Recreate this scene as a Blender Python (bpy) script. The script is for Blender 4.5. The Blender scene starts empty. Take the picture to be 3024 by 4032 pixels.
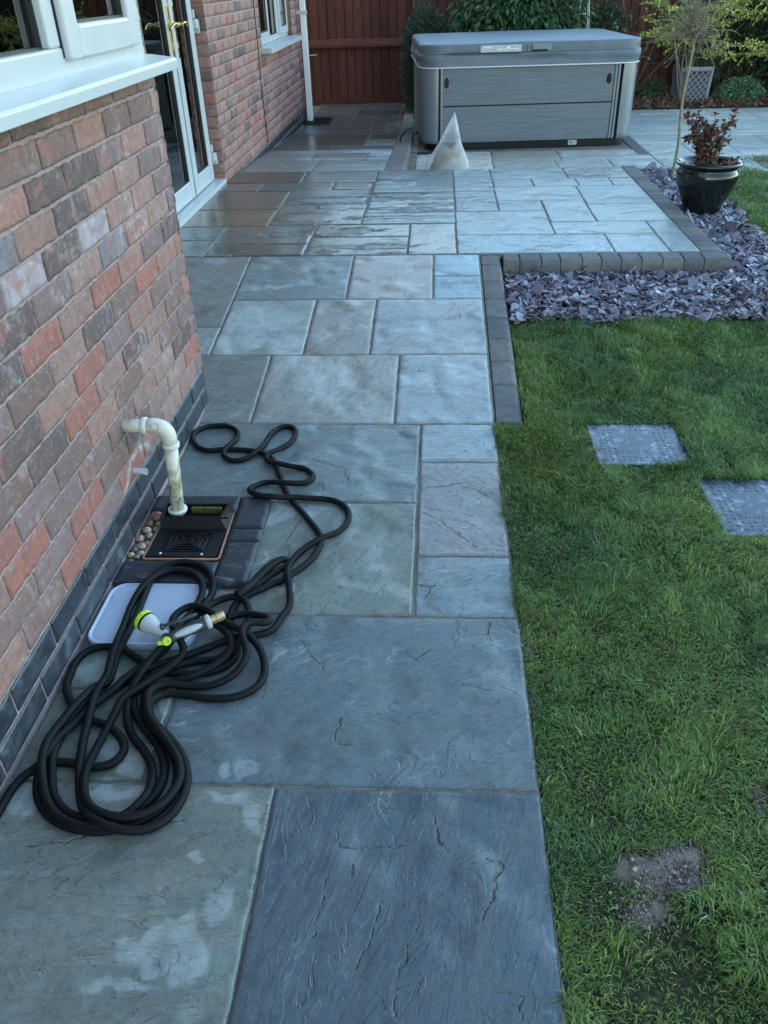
import bpy, math, random
import numpy as np
from mathutils import Vector, Matrix
SC = bpy.context.scene
R = math.radians
# ------------------------------------------------------------------ camera
cam = bpy.data.cameras.new('camera'); co = bpy.data.objects.new('camera', cam)
SC.collection.objects.link(co); SC.camera = co
PIT, YAW, ROL = 0.5919193, -0.0642019, -0.029001
Fw = Vector((math.sin(YAW)*math.cos(PIT), math.cos(YAW)*math.cos(PIT), -math.sin(PIT)))
Rt = Vector((math.cos(YAW), -math.sin(YAW), 0)); Up = Rt.cross(Fw)
Rr = math.cos(ROL)*Rt+math.sin(ROL)*Up; Ur = -math.sin(ROL)*Rt+math.cos(ROL)*Up
M = Matrix((Rr, Ur, -Fw)).transposed().to_4x4(); M.translation = (0, 0, 1.4736)
co.matrix_world = M
cam.sensor_fit = 'HORIZONTAL'; cam.sensor_width = 36; cam.lens = 36*3172.96/3024
cam.shift_x = -33.5/3024; cam.shift_y = 17.5/3024
cam.clip_start = .05; cam.clip_end = 500
# ------------------------------------------------------------------ world, sun, exposure
W = bpy.data.worlds.new('World'); SC.world = W; W.use_nodes = True
nt = W.node_tree; bg = nt.nodes['Background']
sky = nt.nodes.new('ShaderNodeTexSky'); sky.sky_type = 'NISHITA'; sky.sun_disc = False
SUN_EL, SUN_AZ = 7.0, 235.0
sky.sun_elevation = R(SUN_EL); sky.sun_rotation = R(SUN_AZ); sky.air_density = 1.0; sky.dust_density = 0.5; sky.ozone_density = 1.5
nt.links.new(sky.outputs[0], bg.inputs[0]); bg.inputs[1].default_value = 0.15
sl = bpy.data.lights.new('sun', 'SUN'); sl.energy = 0.12; sl.angle = R(25); sl.color = (1, .93, .85)
so = bpy.data.objects.new('sun', sl); SC.collection.objects.link(so)
az = R(SUN_AZ); el = R(SUN_EL+25)
sd = Vector((math.sin(az)*math.cos(el), math.cos(az)*math.cos(el), math.sin(el)))
so.rotation_euler = sd.to_track_quat('Z', 'Y').to_euler(); so.location = (0, 0, 8)
SC.view_settings.view_transform = 'Standard'; SC.view_settings.look = 'None'
SC.view_settings.exposure = 3.2; SC.view_settings.gamma = 1
SC.render.engine = 'CYCLES'
rng = np.random.default_rng(7); random.seed(7)
# ------------------------------------------------------------------ noise
def _h(ix, iy, iz, s):
    n = (ix*374761393+iy*668265263+iz*2147483647+s*974634777) & 0xFFFFFFFF
    n = ((n ^ (n >> 13))*1274126177) & 0xFFFFFFFF
    return ((n ^ (n >> 16)) & 0xFFFF)/65535.0
def vn(x, y, z=0., s=0):
    x, y, z = np.broadcast_arrays(np.asarray(x, float), np.asarray(y, float), np.asarray(z, float))
    ix, iy, iz = [np.floor(a).astype(np.int64) for a in (x, y, z)]
    fx, fy, fz = x-ix, y-iy, z-iz
    fx, fy, fz = [f*f*(3-2*f) for f in (fx, fy, fz)]
    r = 0
    for a in (0, 1):
        for b in (0, 1):
            for c in (0, 1):
                w = (fx if a else 1-fx)*(fy if b else 1-fy)*(fz if c else 1-fz)
                r = r+w*_h(ix+a, iy+b, iz+c, s)
    return r
def fbm(x, y, z=0., s=0, o=3):
    r = 0; a = .5; t = 0
    for i in range(o):
        r = r+a*vn(np.asarray(x)*2**i, np.asarray(y)*2**i, np.asarray(z)*2**i, s+i*17); t += a; a *= .5
    return r/t
def sst(a, b, x):
    t = np.clip((x-a)/(b-a), 0, 1); return t*t*(3-2*t)
# ------------------------------------------------------------------ mesh building
class G:
    """collects vertices, faces and vertex colours for ONE mesh object"""
    def __init__(s): s.V = []; s.F = []; s.C = []; s.T = []; s.M = []; s.n = 0
    def add(s, V, F, col=(1, 1, 1), tex=None, mi=0):
        V = np.asarray(V, float).reshape(-1, 3); k = len(V)
        s.V.append(V)
        c = np.asarray(col, float); c = np.broadcast_to(c, (k, len(c))) if c.ndim == 1 else c
        if c.shape[1] == 3: c = np.concatenate([c, np.ones((k, 1))], 1)
        s.C.append(c)
        s.T.append(np.zeros((k, 3)) if tex is None else np.asarray(tex, float))
        if isinstance(F, np.ndarray):
            s.F.append(F+s.n); s.M.append(np.full(len(F), mi))
        else:
            byn = {}
            for f in F: byn.setdefault(len(f), []).append(f)
            for q in byn.values():
                s.F.append(np.array(q)+s.n); s.M.append(np.full(len(q), mi))
        s.n += k
        return s
    def box(s, x0, x1, y0, y1, z0, z1, col=(1, 1, 1), mi=0):
        V = [(x, y, z) for z in (z0, z1) for y in (y0, y1) for x in (x0, x1)]
        F = [(0, 2, 3, 1), (4, 5, 7, 6), (0, 1, 5, 4), (2, 6, 7, 3), (0, 4, 6, 2), (1, 3, 7, 5)]
        return s.add(V, F, col, mi=mi)
    def obox(s, c, ax, ay, az, hx, hy, hz, col=(1, 1, 1), mi=0):
        c = np.array(c, float); ax, ay, az = [np.array(a, float)/np.linalg.norm(a) for a in (ax, ay, az)]
        V = [c+ax*hx*i+ay*hy*j+az*hz*k for k in (-1, 1) for j in (-1, 1) for i in (-1, 1)]
        F = [(0, 2, 3, 1), (4, 5, 7, 6), (0, 1, 5, 4), (2, 6, 7, 3), (0, 4, 6, 2), (1, 3, 7, 5)]
        return s.add(V, F, col, mi=mi)
    def prism(s, poly, z0, z1, col=(1, 1, 1), mi=0):
        n = len(poly); V = [(p[0], p[1], z0) for p in poly]+[(p[0], p[1], z1) for p in poly]
        F = [tuple(range(n-1, -1, -1)), tuple(range(n, 2*n))]+[(i, (i+1) % n, n+(i+1) % n, n+i) for i in range(n)]
        return s.add(V, F, col, mi=mi)
    def tube(s, P, r, seg=10, caps=True, col=(1, 1, 1), flat=1., mi=0):
        P = np.asarray(P, float); n = len(P); r = np.broadcast_to(np.asarray(r, float), (n,))
        T = np.gradient(P, axis=0); T /= np.linalg.norm(T, axis=1)[:, None]+1e-12
        u = np.array([0, 0, 1.]) if abs(T[0][2]) < .9 else np.array([1., 0, 0])
        V = []
        for i in range(n):
            u = u-T[i]*(u@T[i]); u /= np.linalg.norm(u)+1e-12; w = np.cross(T[i], u)
            a = np.linspace(0, 2*np.pi, seg, endpoint=False)
            V.append(P[i]+r[i]*(np.cos(a)[:, None]*u*flat+np.sin(a)[:, None]*w))
        V = np.concatenate(V); F = []
        i = np.arange(n-1)[:, None]*seg; j = np.arange(seg)[None]; k = (j+1) % seg
        F = np.stack([i+j, i+k, i+seg+k, i+seg+j], -1).reshape(-1, 4)
        s.add(V, F, col, mi=mi)
        if caps:
            b = s.n-len(V)
            s.F.append(np.array([[b+x for x in range(seg-1, -1, -1)]])); s.M.append(np.array([mi]))
            s.F.append(np.array([[b+(n-1)*seg+x for x in range(seg)]])); s.M.append(np.array([mi]))
        return s
    def lathe(s, prof, c=(0, 0, 0), ax=(0, 0, 1), seg=32, col=(1, 1, 1), mi=0, wob=0):
        ax = np.array(ax, float); ax /= np.linalg.norm(ax)
        u = np.cross(ax, (1, 0, 0)) if abs(ax[0]) < .9 else np.cross(ax, (0, 1, 0)); u /= np.linalg.norm(u); w = np.cross(ax, u)
        a = np.linspace(0, 2*np.pi, seg, endpoint=False); c = np.array(c, float)
        V = np.concatenate([c+ax*h+r*(np.cos(a)[:, None]*u+np.sin(a)[:, None]*w) for r, h in prof])
        n = len(prof); i = np.arange(n-1)[:, None]*seg; j = np.arange(seg)[None]; k = (j+1) % seg
        F = np.stack([i+j, i+k, i+seg+k, i+seg+j], -1).reshape(-1, 4)
        return s.add(V, F, col, mi=mi)
    def blob(s, c, rx, ry, rz, seed=0, amp=.15, nu=12, nv=8, col=(1, 1, 1), fr=2.):
        th = np.linspace(0, np.pi, nv+1); ph = np.linspace(0, 2*np.pi, nu, endpoint=False)
        t, p = np.meshgrid(th, ph, indexing='ij')
        d = np.stack([np.sin(t)*np.cos(p), np.sin(t)*np.sin(p), np.cos(t)], -1).reshape(-1, 3)
        k = 1+amp*(fbm(d[:, 0]*fr+9, d[:, 1]*fr+9, d[:, 2]*fr+9, seed)-.5)*2
        V = np.array(c)+d*k[:, None]*np.array([rx, ry, rz])
        i = np.arange(nv)[:, None]*nu; j = np.arange(nu)[None]; q = (j+1) % nu
        F = np.stack([i+j, i+nu+j, i+nu+q, i+q], -1).reshape(-1, 4)
        return s.add(V, F, col)
    def grid(s, X, Y, Z, col=(1, 1, 1), tex=None, mi=0, keep=None):
        n, m = X.shape; V = np.stack([X, Y, Z], -1).reshape(-1, 3)
        i = np.arange(n-1)[:, None]*m; j = np.arange(m-1)[None]
        F = np.stack([i+j, i+m+j, i+m+j+1, i+j+1], -1).reshape(-1, 4)
        if keep is not None: F = F[keep.reshape(-1)]
        return s.add(V, F, col, tex, mi)
def link(name, me, parent=None):
    o = bpy.data.objects.new(name, me); SC.collection.objects.link(o)
    if parent: o.parent = parent
    return o
def wloc(o):
    v = Vector((0, 0, 0))
    while o: v += o.location; o = o.parent
    return v
def build(name, g, mats, parent=None, smooth=False, bevel=0, seg=2, local=False, base=None):
    """links the collected geometry as ONE mesh object; vertices are given in world coordinates unless local"""
    V = np.concatenate(g.V); C = np.concatenate(g.C); T = np.concatenate(g.T)
    if parent and not local: V = V-np.array(wloc(parent))
    if base is not None: V = V-np.array(base)
    me = bpy.data.meshes.new(name)
    nl = sum(f.shape[0]*f.shape[1] for f in g.F); nf = sum(f.shape[0] for f in g.F)
    me.vertices.add(len(V)); me.vertices.foreach_set('co', V.astype(np.float32).ravel())
    me.loops.add(nl); me.loops.foreach_set('vertex_index', np.concatenate([f.ravel() for f in g.F]).astype(np.int32))
    me.polygons.add(nf)
    ls = []; lt = []; st = 0
    for f in g.F:
        ls.append(st+np.arange(f.shape[0])*f.shape[1]); lt.append(np.full(f.shape[0], f.shape[1])); st += f.size
    me.polygons.foreach_set('loop_start', np.concatenate(ls).astype(np.int32))
    me.polygons.foreach_set('loop_total', np.concatenate(lt).astype(np.int32))
    me.polygons.foreach_set('material_index', np.concatenate(g.M).astype(np.int32))
    me.polygons.foreach_set('use_smooth', np.full(nf, bool(smooth)))
    a = me.attributes.new('Col', 'FLOAT_COLOR', 'POINT')
    a.data.foreach_set('color', C.astype(np.float32).ravel())
    if np.abs(T).max() > 0:
        a = me.attributes.new('tex', 'FLOAT_VECTOR', 'POINT'); a.data.foreach_set('vector', T.astype(np.float32).ravel())
    me.update(calc_edges=True); me.validate()
    for m in (mats if isinstance(mats, (list, tuple)) else [mats]): me.materials.append(m)
    o = link(name, me, parent)
    if base is not None: o.location = base
    if bevel:
        b = o.modifiers.new('bevel', 'BEVEL'); b.width = bevel; b.segments = seg; b.limit_method = 'ANGLE'; b.angle_limit = R(40)
    return o
def tag(o, label=None, cat=None, group=None, kind=None):
    if label: o['label'] = label
    if cat: o['category'] = cat
    if group: o['group'] = group
    if kind: o['kind'] = kind
    return o
def thing(name, label, cat, loc, rz=0, group=None):
    o = bpy.data.objects.new(name, None); SC.collection.objects.link(o); o.location = loc; o.rotation_euler = (0, 0, rz)
    o.empty_display_size = .1
    return tag(o, label, cat, group)
# ------------------------------------------------------------------ materials
class N:
    def __init__(s, name):
        s.m = bpy.data.materials.new(name); s.m.use_nodes = True; s.t = s.m.node_tree
        s.b = s.t.nodes['Principled BSDF']; s.out = s.t.nodes['Material Output']
    def n(s, typ, **k):
        x = s.t.nodes.new('ShaderNode'+typ)
        for a, v in k.items(): setattr(x, a, v)
        return x
    def l(s, a, b): s.t.links.new(a, b)
    def v(s, sock, val):
        if isinstance(val, bpy.types.NodeSocket): s.l(val, sock)
        else: sock.default_value = val
    def attr(s, name='Col'): return s.n('Attribute', attribute_name=name).outputs['Color' if name == 'Col' else 'Vector']
    def obj(s): return s.n('TexCoord').outputs['Object']
    def map(s, vec, sc=(1, 1, 1), rot=(0, 0, 0)):
        x = s.n('Mapping'); s.l(vec, x.inputs[0]); x.inputs['Scale'].default_value = sc; x.inputs['Rotation'].default_value = rot; return x.outputs[0]
    def noise(s, vec, scale, detail=4, rough=.55, dist=0, out='Fac'):
        x = s.n('TexNoise'); s.l(vec, x.inputs['Vector']); x.inputs['Scale'].default_value = scale
        x.inputs['Detail'].default_value = detail; x.inputs['Roughness'].default_value = rough; x.inputs['Distortion'].default_value = dist
        return x.outputs[out]
    def vor(s, vec, scale, feat='F1', out='Distance', rnd=1):
        x = s.n('TexVoronoi', feature=feat); s.l(vec, x.inputs['Vector']); x.inputs['Scale'].default_value = scale
        x.inputs['Randomness'].default_value = rnd; return x.outputs[out]
    def math(s, op, a, b=0., c=0., clamp=False):
        x = s.n('Math', operation=op, use_clamp=clamp); s.v(x.inputs[0], a); s.v(x.inputs[1], b)
        if len(x.inputs) > 2: s.v(x.inputs[2], c)
        return x.outputs[0]
    def ss(s, x, a, b, lo=0., hi=1.):
        q = s.n('MapRange', interpolation_type='SMOOTHSTEP'); s.v(q.inputs[0], x)
        for i, k in enumerate((a, b, lo, hi)): q.inputs[i+1].default_value = k
        return q.outputs[0]
    def mix(s, f, a, b, typ='MIX'):
        x = s.n('Mix', data_type='RGBA', blend_type=typ); s.v(x.inputs[0], f)
        for i, q in ((6, a), (7, b)):
            if isinstance(q, (tuple, list)): x.inputs[i].default_value = (*q, 1) if len(q) == 3 else q
            else: s.v(x.inputs[i], q)
        return x.outputs[2]
    def scale(s, c, k):
        x = s.n('VectorMath', operation='SCALE'); s.l(c, x.inputs[0]); s.v(x.inputs[3], k); return x.outputs[0]
    def bump(s, h, dist=.002, st=1., prev=None):
        x = s.n('Bump'); x.inputs['Strength'].default_value = st; x.inputs['Distance'].default_value = dist
        s.l(h, x.inputs['Height'])
        if prev: s.l(prev, x.inputs['Normal'])
        return x.outputs[0]
    def fin(s, col=None, rough=None, nor=None, spec=None, **k):
        for n_, v in (('Base Color', col), ('Roughness', rough), ('Normal', nor), ('Specular IOR Level', spec)):
            if v is None: continue
            if isinstance(v, tuple) and len(v) == 3: v = (*v, 1)
            s.v(s.b.inputs[n_], v)
        for n_, v in k.items(): s.v(s.b.inputs[n_.replace('_', ' ')], v)
        return s.m
def simple(name, col, rough=.5, var=.15, sc=30, bd=0., spec=.5, **k):
    m = N(name); o = m.obj(); n = m.noise(o, sc, 4)
    c = m.scale(m.mix(0., col, col), m.ss(n, .25, .75, 1-var, 1+var))
    nor = m.bump(m.noise(o, sc*4, 3), bd) if bd else None
    return m.fin(c, rough, nor, spec, **k)
# slabs: riven sandstone, wet with dry patches ('tex' = per-slab rotated coords, z = dryness field plus painted sheen streaks)
def slab_mat():
    m = N('riven_sandstone'); col = m.attr(); t = m.attr('tex')
    sep = m.n('SeparateXYZ'); m.l(t, sep.inputs[0])
    cmb = m.n('CombineXYZ'); m.l(sep.outputs[0], cmb.inputs[0]); m.l(sep.outputs[1], cmb.inputs[1])
    p = cmb.outputs[0]
    big = m.noise(m.map(p, (1.2, 3.2, 1)), 2.2, 5, .6, 1.2)
    # terraced cleft surface
    tv = m.math('MULTIPLY', m.noise(m.map(p, (1, 3.0, 1)), 2.6, 7, .58, .9), 13)
    fr = m.math('FRACT', tv); fl = m.math('FLOOR', tv)
    ter = m.math('ADD', fl, m.ss(fr, .86, 1))
    amp = m.ss(m.noise(p, 3.1, 2), .35, .55, .3, 1.)
    ter = m.math('MULTIPLY', ter, amp)
    wet = m.ss(sep.outputs[2], -.2, .02, 1, 0); calm = m.math('SUBTRACT', 1., m.math('MULTIPLY', wet, .95))
    ter = m.math('MULTIPLY', ter, calm)
    streak = m.math('MULTIPLY', m.noise(m.map(p, (1, 7, 1)), 14, 6, .65, .6), calm)
    fine = m.noise(p, 160, 5, .7); med = m.noise(p, 42, 5, .65)
    b1 = m.bump(ter, .0042, .6); b2 = m.bump(streak, .004, .25, b1); b3 = m.bump(m.math('MULTIPLY', fine, calm), .0018, .45, b2); b4 = m.bump(m.math('MULTIPLY', med, calm), .003, .35, b3)
    # colour
    band = m.noise(m.map(p, (.8, 5, 1)), 3.5, 5, .55, 1.5)
    c = m.mix(m.ss(band, .35, .7, 0, .55), col, m.mix(1., col, (1.25, 1.0, .82), 'MULTIPLY'))
    c = m.scale(c, m.ss(big, .25, .75, .88, 1.12))
    c = m.scale(c, m.ss(med, .3, .7, .86, 1.14))
    c = m.scale(c, m.ss(fine, .25, .75, .85, 1.15))
    c = m.scale(c, m.math('SUBTRACT', 1., m.math('MULTIPLY', wet, .22)))
    edge = m.ss(fr, .82, .98, 0, 1); edge = m.math('MULTIPLY', edge, m.math('MULTIPLY', amp, m.ss(m.noise(p, 7, 3), .47, .62)))
    c = m.mix(m.math('MULTIPLY', edge, .55), c, (.07, .07, .075))
    vein = m.ss(m.math('ABSOLUTE', m.math('SUBTRACT', m.noise(m.map(p, (1, 2.2, 1), (0, 0, .5)), 3.3, 6, .6, 1.5), .5)), .0, .012, 1, 0)
    vein = m.math('MULTIPLY', vein, m.ss(m.noise(p, 4, 2), .52, .66))
    c = m.mix(m.math('MULTIPLY', vein, .5), c, (.42, .44, .43))
    pit = m.ss(m.vor(p, 55), .05, .13, 1, 0); pit = m.math('MULTIPLY', pit, m.ss(m.noise(p, 6, 2), .5, .62))
    c = m.mix(m.math('MULTIPLY', pit, .55), c, (.05, .05, .055))
    # chipped cleft lines (alpha of the colour attribute = distance field)
    al = m.n('Attribute', attribute_name='Col').outputs['Alpha']
    ck = m.ss(m.math('ADD', al, m.math('MULTIPLY', m.math('SUBTRACT', m.noise(p, 45, 5, .75), .5), .2)), .03, .12, 1, 0)
    ck = m.math('MULTIPLY', ck, m.ss(m.noise(p, 14, 3), .3, .5, .25, 1.))
    c = m.mix(m.math('MULTIPLY', ck, .6), c, (.025, .027, .032))
    b4 = m.bump(m.math('MULTIPLY', ck, -1.), .004, 1., b4)
    # dryness, and the sheen streaks painted through it
    d = m.math('ADD', sep.outputs[2], m.math('MULTIPLY', m.math('SUBTRACT', m.noise(p, 16, 5, .6, .5), .5), .42))
    d = m.math('ADD', d, m.math('MULTIPLY', m.math('SUBTRACT', m.noise(m.map(p, (1, 3, 1)), 4.5, 4, .6), .5), .32))
    dry = m.math('MULTIPLY', m.ss(d, .36, .66), m.ss(m.noise(p, 26, 4, .6), .3, .6, .45, 1.))
    c = m.mix(m.math('MULTIPLY', dry, .8), c, m.scale(m.mix(.35, c, (.40, .43, .43)), 1.25))
    ro = m.math('ADD', m.math('SUBTRACT', m.ss(dry, 0, 1, .30, .58), m.math('MULTIPLY', wet, .09)), m.math('MULTIPLY', m.math('SUBTRACT', med, .5), .15))
    return m.fin(c, ro, b4, .5)
def brick_mat(name, blue=False):
    m = N(name); col = m.attr(); t = m.attr('tex')
    n1 = m.noise(m.map(t, (1, 1, .55)), 22, 5, .6, .8); n2 = m.noise(t, 70, 5, .7); n3 = m.noise(t, 260, 3, .7)
    if blue:
        c = m.scale(col, m.ss(n1, .3, .7, .7, 1.35))
        c = m.mix(m.ss(m.noise(t, 9, 5, .7), .56, .72, 0, .45), c, (.16, .19, .22))
        c = m.mix(m.math('MULTIPLY', m.ss(m.vor(t, 130), .06, .1, 1, 0), m.ss(m.noise(t, 8, 2), .54, .62)), c, (.5, .5, .48))
        return m.fin(c, m.ss(n1, .3, .7, .28, .5), m.bump(n2, .0012, .5), .55)
    c = m.mix(m.ss(n1, .4, .6, 0, .7), col, m.mix(.6, col, (.17, .105, .092)))
    c = m.mix(m.ss(m.noise(m.map(t, (1, 1, .4)), 14, 4, .6, 1.), .54, .66, 0, .6), c, (.33, .15, .125))
    c = m.mix(m.ss(m.noise(m.map(t, (1, .6, 1)), 19, 5, .65, .5), .56, .7, 0, .6), c, (.34, .235, .215))
    c = m.mix(m.ss(n2, .54, .7, 0, .5), c, (.40, .315, .30))
    c = m.mix(m.ss(m.noise(t, 48, 6, .7, .6), .57, .7, 0, .6), c, (.10, .075, .068))
    c = m.scale(c, m.ss(n3, .2, .8, .8, 1.2))
    c = m.mix(m.math('MULTIPLY', m.ss(m.noise(m.obj(), 5, 3, .6, 1.), .52, .7), m.ss(m.noise(m.obj(), 38, 5, .7), .45, .62, 0, .5)), c, (.48, .44, .44))
    pit = m.math('MULTIPLY', m.ss(m.vor(t, 75), .06, .16, 1, 0), m.ss(m.noise(t, 11, 2), .52, .62))
    c = m.mix(m.math('MULTIPLY', pit, .85), c, (.03, .022, .02))
    nb = m.bump(n2, .003, .7); nb = m.bump(n3, .001, .6, nb); nb = m.bump(m.noise(m.map(t, (1, 1, 3)), 40, 4, .6), .002, .4, nb)
    return m.fin(c, .85, nb, .3)
def mortar_mat():
    m = N('mortar'); o = m.attr('tex'); col = m.attr()
    c = m.scale(col, m.ss(m.noise(o, 30, 6, .75), .25, .75, .72, 1.2)); c = m.scale(c, m.ss(m.noise(o, 300, 2), .2, .8, .8, 1.2))
    c = m.mix(m.ss(m.noise(o, 5, 4, .6), .6, .75, 0, .35), c, (.16, .17, .12))
    return m.fin(c, .95, m.bump(m.noise(o, 120, 5, .7), .0025, .8), .2)
MAT = {}
MAT['slab'] = slab_mat()
MAT['brick'] = brick_mat('weathered_brick'); MAT['blue_brick'] = brick_mat('blue_engineering_brick', True); MAT['mortar'] = mortar_mat()
def _sand():
    m = N('sand_joint'); o = m.obj()
    c = m.mix(m.noise(o, 220, 3, .8), (.11, .10, .088), (.36, .32, .27)); c = m.scale(c, m.ss(m.noise(o, 9, 4), .3, .7, .65, 1.1))
    return m.fin(c, .95, m.bump(m.noise(o, 260, 4, .8), .004, 1), .2)
MAT['sand'] = _sand()
def _kerb():
    m = N('kerb_concrete'); o = m.attr('tex'); col = m.attr()
    c = m.scale(col, m.ss(m.noise(o, 25, 5, .7), .25, .75, .75, 1.25))
    sp = m.ss(m.vor(o, 190), .12, .2, 1, 0); sp = m.math('MULTIPLY', sp, m.ss(m.noise(o, 60, 2), .5, .6))
    c = m.mix(m.math('MULTIPLY', sp, .6), c, (.42, .42, .43))
    return m.fin(c, .75, m.bump(m.noise(o, 150, 5, .75), .0025, .8), .4)
MAT['kerb'] = _kerb()
MAT['upvc'] = simple('white_upvc', (.50, .52, .53), .28, .03, 6)
MAT['upvc_bright'] = simple('bright_white_upvc', (.80, .81, .82), .3, .03, 6)
MAT['upvc_dull'] = simple('dull_white_upvc', (.60, .60, .55), .45, .1, 20)
def _wastepipe():
    m = N('aged_cream_plastic'); o = m.obj()
    c = m.mix(m.ss(m.noise(m.map(o, (1, 1, .5)), 28, 5, .6, .6), .52, .68), (.66, .63, .54), (.42, .40, .31))
    s_ = m.n('SeparateXYZ'); m.l(o, s_.inputs[0])
    low = m.ss(s_.outputs[2], .06, .3, 1., 0.)
    al = m.math('MULTIPLY', m.ss(m.noise(m.map(o, (1, 1, .6)), 34, 5, .65, .4), .42, .58, 0, .9), low)
    c = m.mix(al, c, (.17, .18, .055))
    bk = m.math('MULTIPLY', m.ss(m.noise(o, 120, 3), .62, .7), low); c = m.mix(bk, c, (.06, .05, .04))
    return m.fin(c, .42, m.bump(m.noise(o, 60, 4), .001, .4), .45)
MAT['waste'] = _wastepipe()
def _glass(name, tint, rough=.015):
    m = N(name); t = m.t
    tr = m.n('BsdfTransparent'); tr.inputs[0].default_value = (*tint, 1)
    gl = m.n('BsdfGlossy'); gl.inputs['Roughness'].default_value = rough; gl.inputs[0].default_value = (1, 1, 1, 1)
    fr = m.n('Fresnel'); fr.inputs[0].default_value = 1.6
    mx = m.n('MixShader'); m.l(m.math('MULTIPLY', fr.outputs[0], 1.25, clamp=True), mx.inputs[0]); m.l(tr.outputs[0], mx.inputs[1]); m.l(gl.outputs[0], mx.inputs[2])
    m.l(mx.outputs[0], m.out.inputs[0]); return m.m
MAT['glass'] = _glass('window_glass', (.50, .54, .52))
MAT['gasket'] = simple('black_gasket', (.015, .017, .02), .5)
MAT['brass'] = simple('polished_brass', (.80, .56, .22), .22, .1, 40, Metallic=1.)
MAT['room'] = simple('dim_room', (.13, .10, .085), .9, .3, 3)
def _hose():
    m = N('woven_black_hose'); t = m.attr('tex')   # x = length along, y = angle, z = wear
    s_ = m.n('SeparateXYZ'); m.l(t, s_.inputs[0])
    u, v = s_.outputs[0], s_.outputs[1]
    w1 = m.math('SINE', m.math('ADD', m.math('MULTIPLY', u, 1500), m.math('MULTIPLY', v, 8)))
    w2 = m.math('SINE', m.math('SUBTRACT', m.math('MULTIPLY', u, 1500), m.math('MULTIPLY', v, 8)))
    wv = m.math('MAXIMUM', w1, w2)
    rib = m.math('SINE', m.math('MULTIPLY', u, 800))
    n = m.noise(t, 30, 3)
    c = m.mix(m.ss(n, .35, .7, .0, .6), (.002, .0028, .0036), (.0055, .0075, .009))
    sp = m.math('MULTIPLY', m.ss(m.noise(t, 900, 2), .68, .75), .35); c = m.mix(sp, c, (.12, .12, .11))
    nb = m.bump(wv, .0004, .4); nb = m.bump(rib, .0006, .35, nb)
    return m.fin(c, .58, nb, .2)
MAT['hose'] = _hose()
MAT['black'] = simple('black_plastic', (.006, .0065, .0075), .42, .25, 30, .0004, spec=.3)
MAT['blackmatt'] = simple('matt_black_iron', (.0065, .007, .008), .6, .35, 40, .001, spec=.3)
def _dark_paver():
    m = N('dark_blue_paver'); t = m.attr('tex')
    c = m.mix(m.noise(t, 30, 5, .7), (.010, .0115, .016), (.028, .031, .04))
    c = m.mix(m.ss(m.noise(m.map(t, (1, 2, 1)), 13, 6, .75, .8), .55, .72, 0, .7), c, (.22, .25, .29))
    return m.fin(c, .45, m.bump(m.noise(t, 90, 5, .7), .0025, .6), .5)
MAT['paver'] = _dark_paver()
MAT['clay'] = simple('terracotta_clay', (.46, .20, .13), .7, .2, 50, .0006)
MAT['lime'] = simple('lime_green_plastic', (.46, .62, .03), .4, .06, 40)
MAT['grey_plastic'] = simple('pale_grey_plastic', (.42, .43, .43), .42, .05, 60, .0002)
MAT['charcoal'] = simple('charcoal_rubber', (.035, .042, .05), .6, .15, 60, .0003)
MAT['brassfit'] = simple('matt_brass', (.72, .52, .30), .35, .12, 90, Metallic=.9)
def _tray():
    m = N('milky_tray_plastic'); o = m.obj()
    c = m.mix(m.ss(m.noise(o, 14, 5, .6), .6, .7, 0, .25), (.43, .48, .58), (.25, .28, .33))
    sp = m.math('MULTIPLY', m.ss(m.vor(o, 40), .08, .14, 1, 0), m.ss(m.noise(o, 12, 3), .58, .64)); c = m.mix(m.math('MULTIPLY', sp, .7), c, (.08, .09, .11))
    return m.fin(c, m.ss(m.noise(o, 9, 4), .3, .7, .12, .32), m.bump(m.noise(o, 20, 3), .0006, .5), .5)
MAT['tray'] = _tray()
def _leafm(name, rough=.5, tr=.25, spec=.4):
    m = N(name); col = m.attr(); b = m.b
    m.l(col, b.inputs['Base Color']); b.inputs['Roughness'].default_value = rough; b.inputs['Specular IOR Level'].default_value = spec
    t = m.n('BsdfTranslucent'); m.l(m.scale(col, 1.2), t.inputs[0]); mx = m.n('MixShader'); mx.inputs[0].default_value = tr
    m.l(b.outputs[0], mx.inputs[1]); m.l(t.outputs[0], mx.inputs[2]); m.l(mx.outputs[0], m.out.inputs[0]); return m.m
MAT['leaf'] = _leafm('leaf', .45); MAT['grass'] = _leafm('grass_blade', .55, .3, .3)
MAT['chip'] = (lambda m: m.fin(m.scale(m.attr(), m.ss(m.noise(m.obj(), 60, 4), .25, .75, .8, 1.2)), .32, m.bump(m.noise(m.obj(), 150, 4), .0012, .4), .6))(N('chipping'))
MAT['bark'] = (lambda m: m.fin(m.scale(m.attr(), m.ss(m.noise(m.map(m.obj(), (1, 1, .2)), 60, 4), .25, .75, .7, 1.3)), .85, m.bump(m.noise(m.obj(), 120, 4), .002, .7), .3))(N('bark'))
def _soil(name, a, b, sc=30):
    m = N(name); o = m.obj(); c = m.mix(m.noise(o, sc, 6, .75), a, b); c = m.scale(c, m.ss(m.noise(o, 3, 4), .3, .7, .75, 1.2))
    return m.fin(c, .95, m.bump(m.noise(o, sc*3, 5, .8), .008, 1), .2)
MAT['earth'] = _soil('garden_soil', (.028, .022, .017), (.085, .065, .05))
def _lawn():
    m = N('lawn_thatch'); o = m.obj()
    c = m.mix(m.ss(m.noise(o, 90, 5, .8), .3, .7), (.028, .03, .015), (.10, .10, .05))
    c = m.mix(m.attr(), c, m.mix(m.noise(o, 70, 5, .75), (.13, .095, .08), (.42, .33, .28)))
    return m.fin(c, .95, m.bump(m.noise(o, 130, 5, .8), .008, 1), .2)
MAT['lawn'] = _lawn()
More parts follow.
